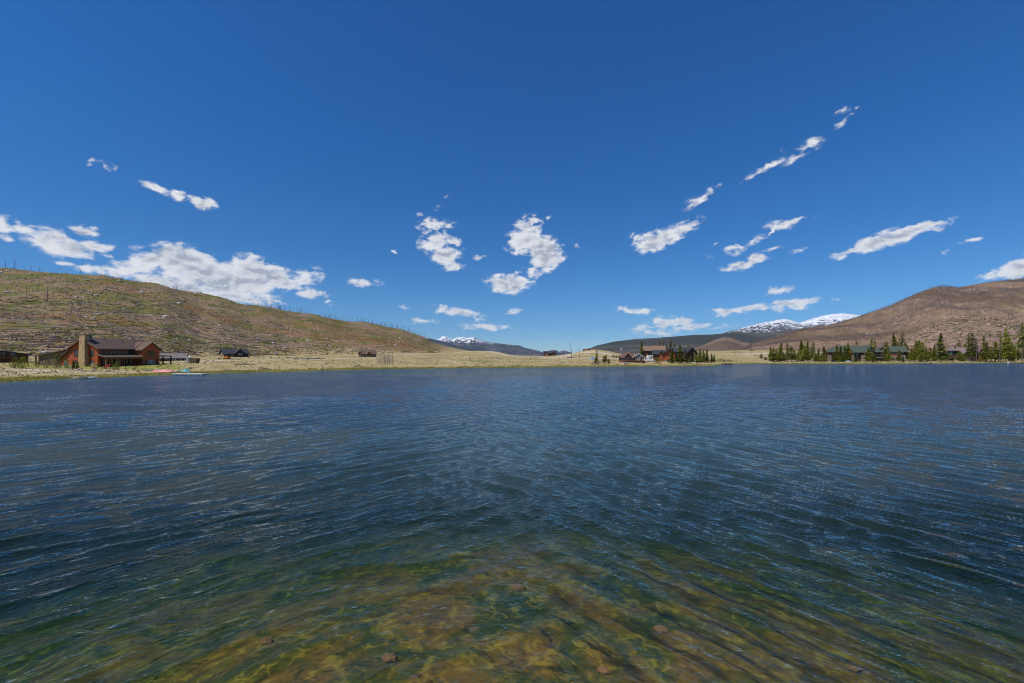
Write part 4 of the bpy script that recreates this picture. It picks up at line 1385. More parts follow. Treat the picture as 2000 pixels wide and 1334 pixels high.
# --- dark cabin
h, lx, lz = simple_root('cabin', 'charcoal single-storey cabin with slate roof at the foot of the left hill', 457, 246, math.radians(44))
h.block(lx(437), lx(485), 0, 8.5, lz(690.3), lz(682), 'x', dark_wood, shingle_slate, .7, .2)
h.block(lx(457), lx(476), -2.6, 3.5, lz(690.0), lz(682.2), 'y', dark_wood, shingle_slate, .6, .2, wall='porch_wall', roof='porch_roof')
h.part('gable_panel', grey_board, MB().poly_prism([(0.3, -1.2), (8.2, -1.2), (8.2, lz(690.6)), (4.25, lz(683.2)), (.3, lz(690.6))], 'x', lx(437) - .06, lx(437)))
h.opening('f', lx(443), lz(692.5), 1.7, 1.2, 0, trim_dark, pane_teal)
h.opening('f', lx(467), lz(692), 2.2, 1.2, -2.6, trim_dark, pane_teal, mull=1)
h.opening('f', lx(452), lz(693.3), 1.1, 1.9, 0, trim_dark, pane_mat, name='door')
h.posts([(lx(479), -1.8), (lx(486), -1.8), (lx(452), -1.8)], -1.2, lz(690), .12, post_wood)
h.slab('side_porch_roof', [(lx(477), -2.3, lz(690.2)), (lx(488), -2.3, lz(690.2)), (lx(488), -.02, lz(688.5)), (lx(477), -.02, lz(688.5))], .15, shingle_slate)

# --- small log house
h, lx, lz = simple_root('log_cabin', 'small rustic log cabin with patched brown roof in the middle of the meadow', 716, 262, math.radians(40))
h.block(-2.6, 6.0, 0, 5.2, lz(691.0), lz(684.6), 'x', dark_wood, shingle_brown, .55, .2)
h.block(-.5, 2.0, -1.5, 1.0, lz(690.8), lz(686.5), 'y', post_wood, shingle_tan, .35, .16, wall='porch_wall', roof='porch_roof')
for c in (-1.6, 3.1, 4.8):
    h.opening('f', c, lz(693.2), 1.0, 1.1, 0, trim_white)
h.opening('l', 2.6, lz(692.5), 1.8, 1.3, -2.6, trim_dark)
h.part('chimney', dark_wood, MB().box(4.6, 5.2, 3.0, 3.6, lz(688), lz(684.2)))

# --- red house on the central rise
h, lx, lz = simple_root('house', 'red log house with snow-grey roof on the central skyline', 1073, 330, math.radians(-6))
h.block(lx(1062), lx(1086), 0, 7, lz(690), lz(686.3), 'x', maroon_siding, shingle_slate, .5, .2)
h.block(lx(1062), lx(1072), -2, 3, lz(690.2), lz(686.8), 'y', red_siding, shingle_mauve, .4, .18, wall='wing_wall', roof='wing_roof')
h.block(lx(1078), lx(1085), -1.4, 3, lz(689.8), lz(686.6), 'y', brown_wood, shingle_mauve, .35, .18, wall='porch_wall', roof='porch_roof')
h.opening('f', lx(1067), lz(691.4), 1.3, 1.1, -2, trim_white)
h.opening('f', lx(1081.5), lz(691.2), 1.4, 1.2, -1.4, trim_dark)
h.part('deck', trim_dark, MB().box(lx(1050), lx(1095), -4.2, -.1, -1.2, .1).box(lx(1086), lx(1093), -.08, 5, -1, .35))

# --- roofs of a house behind the round knoll
h, lx, lz = simple_root('house', 'brown-roofed house half hidden behind the round grassy knoll', 1153, 395, 0)
h.block(lx(1142), lx(1167), 0, 8, lz(684.5), lz(681.6), 'x', brown_wood, shingle_red, .5, .2)
h.block(lx(1145), lx(1154), -2, 4, lz(684.3), lz(680.8), 'y', brown_wood, shingle_brown, .5, .2, wall='wing_wall', roof='wing_roof')
h.opening('f', lx(1149.5), lz(684.2), 1.4, 1.0, -2, trim_dark)

# --- lakeside house with deck
h, lx, lz = simple_root('lake_house', 'reddish lakeside house with white-trimmed gable and raised deck', 1236, 188, math.radians(-9))
h.hip(lx(1212), lx(1244), 1.5, 9.5, lz(697.5), lz(688.5), maroon_siding, shingle_red)
h.block(lx(1238), lx(1257), 0, 8, lz(697.4), lz(691.4), 'y', maroon_siding, shingle_red, .55, .18, wall='front_wall', roof='front_roof')
wt = MB()
xm_, xa, xb = (lx(1238) + lx(1257)) / 2, lx(1238) - .55, lx(1257) + .55
s_ = (lz(691.4) - lz(697.4)) / (xm_ - lx(1238))
wt.slab([(xa, -.62, lz(697.4) - .55 * s_ + .28), (xm_, -.62, lz(691.4) + .28), (xm_, -.555, lz(691.4) + .28), (xa, -.555, lz(697.4) - .55 * s_ + .28)], .24)
wt.slab([(xm_ + .002, -.62, lz(691.4) + .28), (xb, -.62, lz(697.4) - .55 * s_ + .28), (xb, -.555, lz(697.4) - .55 * s_ + .28), (xm_ + .002, -.555, lz(691.4) + .28)], .24)
h.part('white_fascia', trim_white, wt.box(lx(1211), lx(1237), .78, .86, lz(697.7), lz(697.1)))
h.block(lx(1222), lx(1232), .4, 3.2, lz(695.5), lz(690.8), 'y', maroon_siding, shingle_red, .45, .16, wall='dormer_wall', roof='dormer_roof', z0=lz(697.0))
h.opening('f', lx(1245), lz(700.5), 1.5, 1.9, 0, trim_white, pane_teal, mull=1)
h.opening('f', lx(1252.5), lz(700.5), .9, 1.9, 0, trim_white, pane_mat)
h.opening('f', lx(1247.5), lz(695.2), 1.6, .7, 0, trim_white, pane_mat)
for p_ in (1216, 1222, 1229, 1235):
    h.opening('f', lx(p_), lz(700.6), .8, 1.4, 1.5, trim_white, pane_mat)
h.part('deck', post_wood, MB().box(lx(1212), lx(1259), -2.6, -.01, lz(705.2), lz(704.4)))
h.railing(lx(1212), lx(1259), -2.5, lz(704.4), trim_red, 1.0, .45)
h.posts([(lx(p_), -2.4) for p_ in (1214, 1222, 1230, 1238, 1246, 1252, 1258)], -1.5, lz(705.2), .11, trim_red)
h.part('stairs', trim_red, MB().slab([(lx(1208), -2.6, lz(704.4)), (lx(1212) - .01, -2.6, lz(704.4)), (lx(1216), -4.8, lz(711.5)), (lx(1212), -4.8, lz(711.5))], .12))
h.opening('f', lx(1243), lz(708.3), 1.7, 1.4, 0, trim_white, pane_teal, mull=1)
h.part('foundation', grey_stone, MB().box(lx(1237), lx(1257.8), -.1, 0, -1.2, lz(705.4)))

# --- tall brown-roofed house behind
h, lx, lz = simple_root('house', 'tall dark brown house with broad tan roof behind the white trailer', 1275, 238, math.radians(-12))
h.block(lx(1254), lx(1280), 0, 9, lz(684.5), lz(677), 'x', brown_wood, shingle_tan, .7, .22)
h.block(lx(1277), lx(1298), -2.5, 8.5, lz(688), lz(676.0), 'x', brown_wood, shingle_tan, .7, .22, wall='wing_wall', roof='wing_roof')
h.part('gable_end', dark_wood, MB().poly_prism([(-2.3, lz(692)), (8.3, lz(692)), (8.3, lz(688.3)), (3, lz(677)), (-2.3, lz(688.3))], 'x', lx(1298), lx(1298) + .06))
for p_ in (1258, 1264, 1270):
    h.opening('f', lx(p_), lz(686.8), 1.2, .9, 0, trim_dark)
for p_ in (1258, 1268):
    h.opening('f', lx(p_), lz(693), 1.4, 1.4, 0, trim_dark)
h.opening('f', lx(1288), lz(691), 1.6, 1.3, -2.5, trim_dark)

# --- orange house with slate roof
h, lx, lz = simple_root('house', 'orange timber house with slate roof and dark posted porch behind two tall firs', 1325, 200, math.radians(-14))
h.block(lx(1296), lx(1318), -1.5, 8, lz(690), lz(681), 'y', orange_wood, shingle_slate, .9, .22, wall='orange_wall', roof='gable_roof')
h.block(lx(1311), lx(1352), 1.2, 9.2, lz(686.5), lz(679.5), 'x', cedar_wood, shingle_slate, .7, .22)
h.block(lx(1341), lx(1359), -2.6, 4, lz(688.5), lz(679.6), 'y', dark_wood, shingle_slate, .8, .22, wall='porch_gable', roof='porch_roof', z0=lz(690.5))
h.block(lx(1276), lx(1300), 1, 7.5, lz(691.5), lz(684.5), 'x', brown_wood, shingle_slate, .6, .2, wall='garage_wall', roof='garage_roof')
h.block(lx(1286), lx(1297), -1.2, 2.5, lz(692), lz(686), 'y', cedar_wood, shingle_slate, .5, .18, wall='garage_gable', roof='garage_gable_roof')
h.opening('f', lx(1306), lz(694), 1.0, .9, -1.5, trim_dark)
h.opening('f', lx(1307), lz(687.5), 1.3, .9, -1.5, trim_dark)
h.part('stone_base', grey_stone, MB().box(lx(1295.6), lx(1318.4), -1.62, -1.5, -1.2, lz(703)))
h.opening('f', lx(1305), lz(704), .8, 1.0, -1.62, trim_dark)
for p_ in (1323, 1330, 1337):
    h.opening('f', lx(p_), lz(691), 1.2, 1.5, 1.2, trim_dark)
    h.opening('f', lx(p_), lz(699), 1.3, 1.9, 1.2, trim_dark)
h.posts([(lx(p_), -2.3) for p_ in (1342, 1347.5, 1352.5, 1358.2)], -1.2, lz(690.5), .17, trim_dark)
h.part('deck', trim_dark, MB().box(lx(1321), lx(1360), -2.5, 1.18, lz(700.3), lz(699.5)))
h.railing(lx(1321), lx(1360), -2.4, lz(699.5), trim_dark, .95, .45)
h.part('back_wall', dark_wood, MB().box(lx(1341), lx(1358), 3.6, 4, -1.2, lz(690.5)))
h.part('chimney', stone, MB().box(lx(1322), lx(1325.5), 5, 6.2, lz(684), lz(677.8)))

# --- green-roofed lodge, larger
h, lx, lz = simple_root('lodge', 'large green-roofed timber lodge with stone porch pillars on the right shore', 1660, 240, math.radians(-31))
h.hip(lx(1617), lx(1646), 1, 11, lz(688), lz(678), brown_wood, shingle_green, .9)
h.block(lx(1640), lx(1700), 0, 10, lz(686.5), lz(675.5), 'x', brown_wood, shingle_green, 1.0, .22, wall='main_wall', roof='main_roof')
h.block(lx(1652), lx(1664), -1.8, 3, lz(687), lz(680.5), 'y', cedar_wood, shingle_green, .6, .2, wall='entry_wall', roof='entry_roof', z0=lz(690))
h.block(lx(1696), lx(1706), -1.4, 9, lz(685.5), lz(677.5), 'y', dark_wood, shingle_green, .7, .2, wall='gable_wall', roof='gable_roof')
for p_ in (1664, 1682, 1686, 1700):
    q = MB(); x = lx(p_)
    q.quadbox([(x - .65, -2.9, -1.2), (x + .65, -2.9, -1.2), (x + .65, -1.7, -1.2), (x - .65, -1.7, -1.2), (x - .35, -2.6, lz(693)), (x + .35, -2.6, lz(693)), (x + .35, -2.0, lz(693)), (x - .35, -2.0, lz(693))])
    h.part('stone_pillar', grey_stone, q)
    h.part('post', post_wood, MB().box(x - .16, x + .16, -2.46, -2.14, lz(693), lz(687.5)))
for p_ in (1618, 1622):
    q = MB(); x = lx(p_)
    q.quadbox([(x - .6, -.6, -1.2), (x + .6, -.6, -1.2), (x + .6, .5, -1.2), (x - .6, .5, -1.2), (x - .3, -.3, lz(694)), (x + .3, -.3, lz(694)), (x + .3, .3, lz(694)), (x - .3, .3, lz(694))])
    h.part('stone_pillar', grey_stone, q)
h.slab('porch_roof', [(lx(1662), -3.4, lz(688.2)), (lx(1702), -3.4, lz(688.2)), (lx(1702), -1.02, lz(686.8)), (lx(1662), -1.02, lz(686.8))], .2, shingle_green)
h.part('deck', trim_red, MB().box(lx(1664), lx(1702), -2.8, -.02, lz(698), lz(697.3)))
h.railing(lx(1665), lx(1701), -1.6, lz(697.3), trim_red, .9, .4)
for p_ in (1668, 1674, 1680, 1690, 1695):
    h.opening('f', lx(p_), lz(693), 1.1, 1.8, 0, trim_dark, pane_mat)
for p_ in (1670, 1677, 1692):
    h.opening('f', lx(p_), lz(702), 1.3, 1.7, 0, trim_dark, pane_mat)
for p_ in (1625, 1632, 1639):
    h.opening('f', lx(p_), lz(694), 1.2, 1.7, 1, trim_dark, pane_mat)
h.opening('f', lx(1701), lz(684), 1.0, 1.3, -1.4, trim_dark)

# --- green-roofed lodge, smaller, to its right
h, lx, lz = simple_root('lodge', 'smaller green-roofed lodge with brown stone lower wall beside the larger one', 1745, 243, math.radians(-34))
h.block(lx(1722), lx(1768), 0, 10, lz(686), lz(677), 'x', dark_wood, shingle_green, 1.0, .22)
h.hip(lx(1707), lx(1727), -3, 6, lz(688.3), lz(681), dark_wood, shingle_green, .6)
h.block(lx(1716), lx(1730), -.8, 6, lz(684.5), lz(678.2), 'y', cedar_wood, shingle_green, .6, .2, wall='gable_wall', roof='gable_roof', z0=lz(689))
h.part('stone_wall', grey_stone, MB().box(lx(1737), lx(1768) + .15, -.35, -.02, -1.2, lz(693.6)))
h.part('orange_beam', orange_wood, MB().box(lx(1737), lx(1752), -.5, -.36, lz(693.8), lz(692.4)))
for p_ in (1740, 1747, 1755, 1763):
    h.opening('f', lx(p_), lz(689.9), 1.5, 1.1, 0, trim_dark, pane_mat, mull=1)
for p_ in (1711, 1716, 1721):
    h.opening('f', lx(p_), lz(693.5), .9, 1.9, -3, trim_dark, pane_mat)
for p_ in (1744, 1752):
    h.opening('f', lx(p_), lz(701), 1.1, 1.2, -.35, trim_dark, pane_mat)
h.part('deck', grey_wood, MB().box(lx(1707), lx(1731), -4.6, -3.02, lz(698.6), lz(697.9)))
h.railing(lx(1707), lx(1731), -4.5, lz(697.9), trim_dark, .9, .4)
h.posts([(lx(p_), -4.4) for p_ in (1708, 1715, 1723, 1730)], -1.2, lz(698.6), .14, trim_dark)

# --- mauve-roofed house among the pines at the right
h, lx, lz = simple_root('house', 'dark house with mauve-grey roofs among the pines near the right edge', 1886, 252, math.radians(-38))
h.part('wall', dark_wood, MB().box(lx(1853), lx(1873), 0, 8, -1.2, lz(684.6)))
h.slab('roof', [(lx(1850), -1.1, lz(684.4)), (lx(1875), -1.1, lz(684.4)), (lx(1872), 8.4, lz(679.5)), (lx(1853), 8.4, lz(679.5))], .2, shingle_mauve)
h.block(lx(1874), lx(1919), .6, 10, lz(689), lz(679), 'x', dark_wood, shingle_mauve, .9, .22, wall='main_wall', roof='main_roof')
h.block(lx(1910), lx(1921), -1.6, 7, lz(690), lz(681), 'y', brown_wood, shingle_mauve, .6, .2, wall='gable_wall', roof='gable_roof')
h.opening('f', lx(1857.5), lz(689), 1.3, 2.1, 0, trim_dark, pane_teal)
h.opening('f', lx(1864), lz(689), 1.6, 2.1, 0, trim_dark, pane_mat, mull=1)
for p_ in (1880, 1888, 1897, 1904):
    h.opening('f', lx(p_), lz(693), 1.3, 1.5, .6, trim_dark, pane_mat)
h.opening('f', lx(1915.5), lz(692), 1.2, 1.5, -1.6, trim_dark, pane_mat)
h.part('deck', trim_red, MB().box(lx(1838), lx(1862), -2.6, -.02, lz(698.4), lz(697.7)))
h.railing(lx(1838), lx(1862), -2.5, lz(697.7), trim_red, .8, .4)
h.posts([(lx(p_), -2.4) for p_ in (1839, 1846, 1854, 1861)], -1.2, lz(698.4), .1, trim_dark)

# --- white low building in the far field on the right, small shed, portable toilet
h, lx, lz = simple_root('barn', 'low whitish barn in the field left of the dark firs', 1470, 300, 0, 'building')
h.block(lx(1459), lx(1480), 0, 6, lz(701.8), lz(699.6), 'x', trim_white, shingle_mauve, .4, .15)
h.opening('f', lx(1463), lz(703.4), 1.0, .8, 0, trim_dark)
h.opening('f', lx(1474), lz(703.6), 1.8, 1.0, 0, trim_dark, grey_wood, name='door')
h, lx, lz = simple_root('shed', 'small brown shed with low roof under the bare pole on the meadow', 1116, 238, math.radians(10), 'shed')
h.block(lx(1111), lx(1121), 0, 3.5, lz(700.4), lz(697.8), 'x', brown_wood, shingle_brown, .4, .14)
h.opening('f', lx(1116), lz(701.3), .9, .7, 0, trim_dark, grey_wood, name='door')
h, lx, lz = simple_root('portable_toilet', 'pale blue-grey portable toilet beside the olive skip', 367, 150, 0, 'toilet')
bl = pmat('pale_plastic', [(0.42, 0.47, 0.52), (0.55, 0.6, 0.65)], 2, rough=.5)
h.part('cabin_shell', bl, MB().box(-.6, .6, 0, 1.2, -.3, 2.0))
h.part('roof', trim_white, MB().slab([(-.68, -.08, 2.1), (.68, -.08, 2.1), (.68, 1.28, 2.3), (-.68, 1.28, 2.3)], .1))
h.part('door', grey_wood, MB().box(-.42, .42, -.04, -.005, -.1, 1.85))
h, lx, lz = simple_root('skip', 'dark olive waste skip beside the portable toilet', 376, 149, 0, 'skip')
ol = pmat('olive_paint', [(0.07, 0.065, 0.025), (0.11, 0.10, 0.04)], 2)
h.part('body', ol, MB().poly_prism([(-1.1, .1), (1.1, .1), (1.5, 1.6), (-1.3, 1.6)], 'y', 0, 1.6))
h.part('rim', trim_dark, MB().box(-1.35, 1.55, -.05, 1.65, 1.6, 1.7))
h.part('skid', trim_dark, MB().box(-1.0, 1.0, .1, .25, -.3, .1).box(-1.0, 1.0, 1.35, 1.5, -.3, .1))


# ------------------------------------------------------------------ vehicles
def vehicle(name, label, cat, px, Y, rz, L, body_pts, cab_pts, wcol, wheels, wr=.38, win=None):
    p = at(px, Y)
    r = empty(name, (p.x, p.y, p.z), rz, label, cat)
    W = 1.9
    MB().poly_prism(body_pts, 'y', 0, W).build('body', wcol, r)
    if cab_pts:
        MB().poly_prism(cab_pts, 'y', .12, W - .12).build('cab', wcol, r)
    for (a, b, c, d) in (win or []):
        MB().box(a, b, -.02 if not cab_pts else .09, .04 if not cab_pts else .15, c, d).build('window', pane_mat, r)
    for x in wheels:
        for y in (-.05, W - .2):
            w = MB().tube([(x, y, wr), (x, y + .25, wr)], [wr, wr], 12).build('wheel', black_rub, r)
            MB().tube([(x, y - .01, wr), (x, y + .26, wr)], [wr * .5, wr * .5], 8).build('rim', trim_white, w)
    return r


v = vehicle('travel_trailer', 'long white travel trailer parked below the tan-roofed house', 'trailer', 1266, 205, 0, 6.2,
            [(-.2, .5), (5.6, .5), (5.7, 1.5), (5.5, 2.75), (.1, 2.85), (-.3, 2.0)], None, white_paint, [2.4, 3.3], .36,
            win=[(1.0, 1.9, 1.5, 2.1), (3.9, 4.7, 1.5, 2.1)])
MB().box(2.9, 3.5, -.03, 0.0, .6, 2.4).build('door', trim_white, v)
MB().box(5.7, 6.6, .9, 1.0, .5, .6).build('hitch', trim_dark, v)
for px, Y, lab in ((1261.5, 196, 'white pickup truck parked nearest the lakeside house'), (1269.5, 199, 'white pickup truck parked in front of the travel trailer')):
    v = vehicle('pickup_truck', lab, 'truck', px, Y, math.radians(-12), 5.2,
                [(-1.5, .45), (1.9, .45), (1.9, 1.0), (1.2, 1.1), (-1.5, 1.1)], [(-.6, 1.1), (1.1, 1.1), (.6, 1.75), (-.4, 1.75)], white_paint, [-.9, 1.3], .34,
                win=[(-.35, .1, 1.2, 1.6), (.2, .6, 1.2, 1.6)])
    MB().box(1.9, 1.96, .1, 1.8, .45, .65).build('bumper', trim_dark, v)
    for y in (.2, 1.5):
        MB().box(1.9, 1.95, y, y + .3, .75, .92).build('headlight', trim_white, v)
orange_p = pmat('orange_paint', [(0.55, 0.14, 0.02), (0.65, 0.2, 0.03)], 2, rough=.5)
yellow_p = pmat('yellow_paint', [(0.55, 0.36, 0.05), (0.65, 0.45, 0.08)], 2, rough=.5)
p = at(446, 196)
r = empty('excavator', p, math.radians(170), 'small orange excavator with black cab on the dirt track below the cabin', 'excavator')
for y in (-.1, 1.2):
    MB().poly_prism([(-1.1, 0), (1.1, 0), (1.3, .3), (1.1, .6), (-1.1, .6), (-1.3, .3)], 'y', y, y + .4).build('track', black_rub, r)
MB().poly_prism([(-1.2, .65), (1.1, .65), (1.1, 1.3), (-1.0, 1.4)], 'y', 0, 1.5).build('body', orange_p, r)
cb = MB().poly_prism([(-.2, 1.4), (1.0, 1.3), (.9, 2.4), (-.2, 2.4)], 'y', .1, 1.1).build('cab', trim_dark, r)
MB().box(0, .7, .07, .098, 1.6, 2.2).build('window', pane_mat, cb)
MB().tube([(1.0, .7, .9), (2.6, .7, 1.6), (3.9, .7, .5)], [.16, .14, .1], 6).build('boom', yellow_p, r)
MB().poly_prism([(3.6, .1), (4.2, .1), (4.3, .6), (3.7, .6)], 'y', .4, 1.0).build('bucket', trim_dark, r)


# ------------------------------------------------------------------ trees
def crown_mesh(kind, seed, mat):
    R = np.random.RandomState(seed)
    mb = MB()
    H = 10.0
    base = {'fir': .05, 'pine': .14, 'sparse': .22, 'thin': .08, 'top': .38}[kind]
    rad = {'fir': 1.75, 'pine': 2.0, 'sparse': 1.7, 'thin': 1.15, 'top': 1.9}[kind]
    n = {'fir': 820, 'pine': 820, 'sparse': 420, 'thin': 600, 'top': 480}[kind]
    tiers = {'fir': 15, 'pine': 10, 'sparse': 9, 'thin': 15, 'top': 7}[kind]
    lob = R.rand(tiers + 1, 7) * 1.0 + .35
    bend = R.randn(2) * .25
    for i in range(n):
        t = R.rand() ** 1.15
        z = H * (base + (1 - base) * t)
        k = t * tiers
        fr = k % 1.0
        a = R.rand() * 2 * math.pi
        l = lob[int(k), int(a / (2 * math.pi) * 7) % 7]
        prof = (1 - t) ** (.85 if kind in ('fir', 'thin') else .45) * (min(1, t * 7 + .4))
        if kind == 'top': prof = math.sin(min(1, .15 + t * .9) * math.pi) ** .7
        rr = rad * prof * l * (1 - .45 * fr)
        d = rr * R.uniform(.25, 1) ** .6
        zc = z - d * .22 + R.randn() * .06
        c = Vector((d * math.cos(a) + bend[0] * t * (1 - t) * 2, d * math.sin(a) + bend[1] * t * (1 - t) * 2, zc))
        o = Vector((math.cos(a), math.sin(a), -.35 + R.randn() * .15)).normalized()
        s = Vector((-math.sin(a), math.cos(a), R.randn() * .35)).normalized()
        L = R.uniform(.28, .55) * (1 - t * .45)
        w = L * R.uniform(.4, .7)
        b = len(mb.v)
        mb.v += [tuple(c - o * L), tuple(c + s * w - o * L * .1), tuple(c + o * L + Vector((0, 0, -.05))), tuple(c - s * w - o * L * .1)]
        mb.f.append((b, b + 1, b + 2, b + 3))
    # leader
    mb.tube([(0, 0, H * .93), (0, 0, H * 1.0)], [.07, .01], 4)
    return mb.mesh('crown', mat)


def trunk_mesh(kind, mat):
    mb = MB()
    mb.tube([(0, 0, -.5), (0.05, 0, 4.5), (0, 0, 9.5)], [.2 if kind != 'top' else .24, .13, .03], 7)
    R = random.Random(3)
    for k in range(14):
        z = R.uniform(1.2 if kind in ('sparse', 'top') else 2, 8.5); a = R.uniform(0, 6.28); L = (10 - z) * .13 + .3
        mb.tube([(0, 0, z), (math.cos(a) * L, math.sin(a) * L, z + L * .1)], [.05, .015], 3)
    return mb.mesh('trunk', mat)


CR = {}
for k, mats in (('fir', (needle, needle_dark)), ('pine', (needle, needle_dark)), ('sparse', (needle_brown, needle_dark)), ('thin', (needle, needle_dark)), ('top', (needle, needle_dark))):
    CR[k] = [crown_mesh(k, 10 + j * 7 + len(k), mats[0] if j < 2 else mats[1]) for j in range(3)]
TR = {k: trunk_mesh(k, bark_mat) for k in CR}
ORD = ['first', 'second', 'third', 'fourth', 'fifth', 'sixth', 'seventh', 'eighth', 'ninth', 'tenth', 'eleventh', 'twelfth', 'thirteenth', 'fourteenth', 'fifteenth', 'sixteenth', 'seventeenth', 'eighteenth',
       'nineteenth', 'twentieth', 'twenty-first', 'twenty-second', 'twenty-third', 'twenty-fourth', 'twenty-fifth', 'twenty-sixth', 'twenty-seventh', 'twenty-eighth', 'twenty-ninth', 'thirtieth', 'thirty-first', 'thirty-second']
KW = {'fir': 'dense cone-shaped fir', 'pine': 'bushy green pine', 'sparse': 'thin brownish half-bare conifer', 'thin': 'slender dark spruce', 'top': 'tall long-trunked pine'}
NM = {'fir': 'fir_tree', 'pine': 'pine_tree', 'sparse': 'conifer', 'thin': 'spruce_tree', 'top': 'pine_tree'}
WD = {'fir': 1.9, 'pine': 2.3, 'sparse': 2.0, 'thin': 1.35, 'top': 2.4}


def conifers(lst, where, group):
    """lst: (px, top row, depth, width px, kind)"""
    lst = sorted(lst)
    for i, (px, top, Y, w, kind) in enumerate(lst):
        p = at(px, Y)
        H = row_z(top, Y) - p.z
        r = empty(NM[kind], (p.x, p.y, p.z), rnd.uniform(0, 6.28), f'{KW[kind]}, {ORD[i]} from left {where}', 'tree', group)
        W = w / F * Y
        sx = W / WD[kind]
        for nm, me in (('crown', CR[kind][(i * 5 + int(px)) % 3]), ('trunk', TR[kind])):
            o = bpy.data.objects.new(nm, me)
            COL.objects.link(o)
            o.parent = r
            o.scale = (sx, sx, H / 10.0) if nm == 'crown' else (max(.6, sx * .8), max(.6, sx * .8), H / 10.0)


conifers([(1253, 666, 214, 9, 'thin'), (1289, 665, 262, 6, 'thin'), (1295, 665.5, 260, 6, 'thin'), (1310.5, 663.5, 232, 8, 'thin'), (1307, 671, 230, 6, 'thin'), (1317, 668, 235, 9, 'sparse'),
          (1302, 672, 240, 6, 'thin'), (1344, 672, 240, 5, 'sparse')], 'behind the centre houses', 'conifers behind the centre houses')
conifers([(1313, 680, 184, 11, 'fir'), (1328, 673, 184, 12, 'fir'), (1338, 679, 188, 7, 'sparse'), (1349, 694, 186, 6, 'pine')], 'in front of the orange timber house', 'conifers in front of the orange house')
conifers([(1360, 681, 212, 7, 'thin'), (1367, 679.5, 200, 9, 'fir'), (1373, 683, 198, 7, 'thin'), (1381, 682.5, 200, 8, 'thin'), (1376.5, 688, 196, 5, 'thin'), (1389, 690.5, 203, 6, 'thin'), (1395, 691.5, 202, 5, 'thin'),
          (1363, 690, 195, 6, 'pine')],
         'in the row right of the dark porch', 'conifers right of the dark porch')
conifers([(1165.5, 681, 182, 6, 'sparse'), (1180, 695, 180, 8, 'pine'), (1183.5, 692.5, 184, 8, 'sparse'), (1189, 700.5, 178, 6, 'pine'), (1163, 698, 174, 9, 'sparse'), (1198, 693, 250, 5, 'pine'), (1204, 694, 250, 5, 'pine')],
         'on the meadow left of the deck house', 'small conifers left of the deck house')
conifers([(1466, 681.5, 420, 5, 'fir'), (1471, 682, 425, 5, 'fir'), (1487, 690.5, 262, 8, 'sparse'), (1495, 697, 250, 7, 'pine'), (1452, 694, 330, 4, 'pine'), (1475, 694, 310, 5, 'pine')], 'in the open field on the right', 'small conifers in the right field')
conifers([(1505, 678, 232, 9, 'fir'), (1511, 680, 226, 12, 'pine'), (1517, 682, 230, 10, 'pine'), (1526, 669.5, 232, 13, 'fir'), (1538, 669.5, 232, 8, 'sparse'), (1545, 677, 228, 13, 'pine'), (1551, 683, 234, 9, 'pine'),
          (1558, 688, 226, 8, 'pine'), (1565, 664.5, 234, 15, 'fir'), (1571, 673, 230, 10, 'pine'), (1578, 665.5, 236, 10, 'thin'), (1584, 678, 230, 9, 'sparse'), (1588, 667, 238, 8, 'sparse'), (1593, 689, 226, 9, 'pine'),
          (1599, 681.5, 230, 8, 'thin'), (1609, 676.5, 230, 12, 'fir'), (1604, 690, 226, 7, 'pine'), (1531, 690, 224, 8, 'pine'), (1521, 688, 224, 7, 'thin')],
         'in the stand left of the green-roofed lodges', 'conifers left of the green-roofed lodges')
conifers([(1634, 674.5, 226, 11, 'fir'), (1642, 676, 230, 9, 'thin'), (1650, 676, 226, 10, 'pine'), (1656, 670, 228, 12, 'fir'), (1628, 690, 222, 8, 'pine'), (1696, 678, 228, 10, 'pine'), (1704, 690, 222, 11, 'pine'),
          (1711, 697, 220, 8, 'pine'), (1732, 667.5, 230, 11, 'pine'), (1736, 690, 222, 9, 'pine'), (1756, 683, 226, 8, 'pine'), (1764, 696, 222, 6, 'thin'), (1671, 700, 220, 7, 'pine'), (1646, 693, 220, 9, 'pine')],
         'in front of the green-roofed lodges', 'conifers in front of the green-roofed lodges')
conifers([(1702, 660, 275, 10, 'pine'), (1709, 661.5, 280, 7, 'sparse'), (1673, 665, 285, 7, 'sparse'), (1728, 668, 270, 10, 'sparse'), (1745, 651, 280, 13, 'fir'), (1762, 650, 285, 12, 'sparse'), (1768, 668, 270, 10, 'pine'), (1753, 668, 272, 8, 'sparse')],
         'rising behind the green-roofed lodges', 'conifers behind the green-roofed lodges')
conifers([(1772, 674, 246, 9, 'pine'), (1780, 680, 238, 9, 'pine'), (1784, 684, 230, 9, 'pine'), (1789, 668, 236, 12, 'pine'), (1795, 664.5, 234, 14, 'pine'), (1801, 667, 230, 12, 'pine'), (1808, 677, 240, 9, 'pine'), (1816, 678, 250, 11, 'pine'),
          (1825, 673, 246, 9, 'fir'), (1837, 651, 252, 17, 'fir'), (1845, 684, 256, 9, 'pine'), (1799, 690, 224, 10, 'pine'), (1812, 692, 236, 8, 'pine')],
         'in the grove right of the green-roofed lodges', 'conifers right of the lodges')
conifers([(1873, 663, 278, 11, 'sparse'), (1866, 674, 275, 8, 'sparse'), (1875, 685, 232, 10, 'pine'), (1881, 691, 230, 8, 'pine'), (1891, 654, 238, 11, 'sparse'), (1899, 652.5, 240, 17, 'sparse'), (1906, 660, 242, 8, 'sparse'), (1885, 671, 270, 10, 'pine'),
          (1921, 656, 262, 9, 'sparse'), (1927, 668, 236, 16, 'pine'), (1922, 676, 250, 10, 'pine'), (1935, 676, 262, 9, 'sparse'), (1944, 667, 238, 17, 'pine'), (1950, 678, 240, 10, 'pine')],
         'around the mauve-roofed house', 'conifers around the mauve-roofed house')
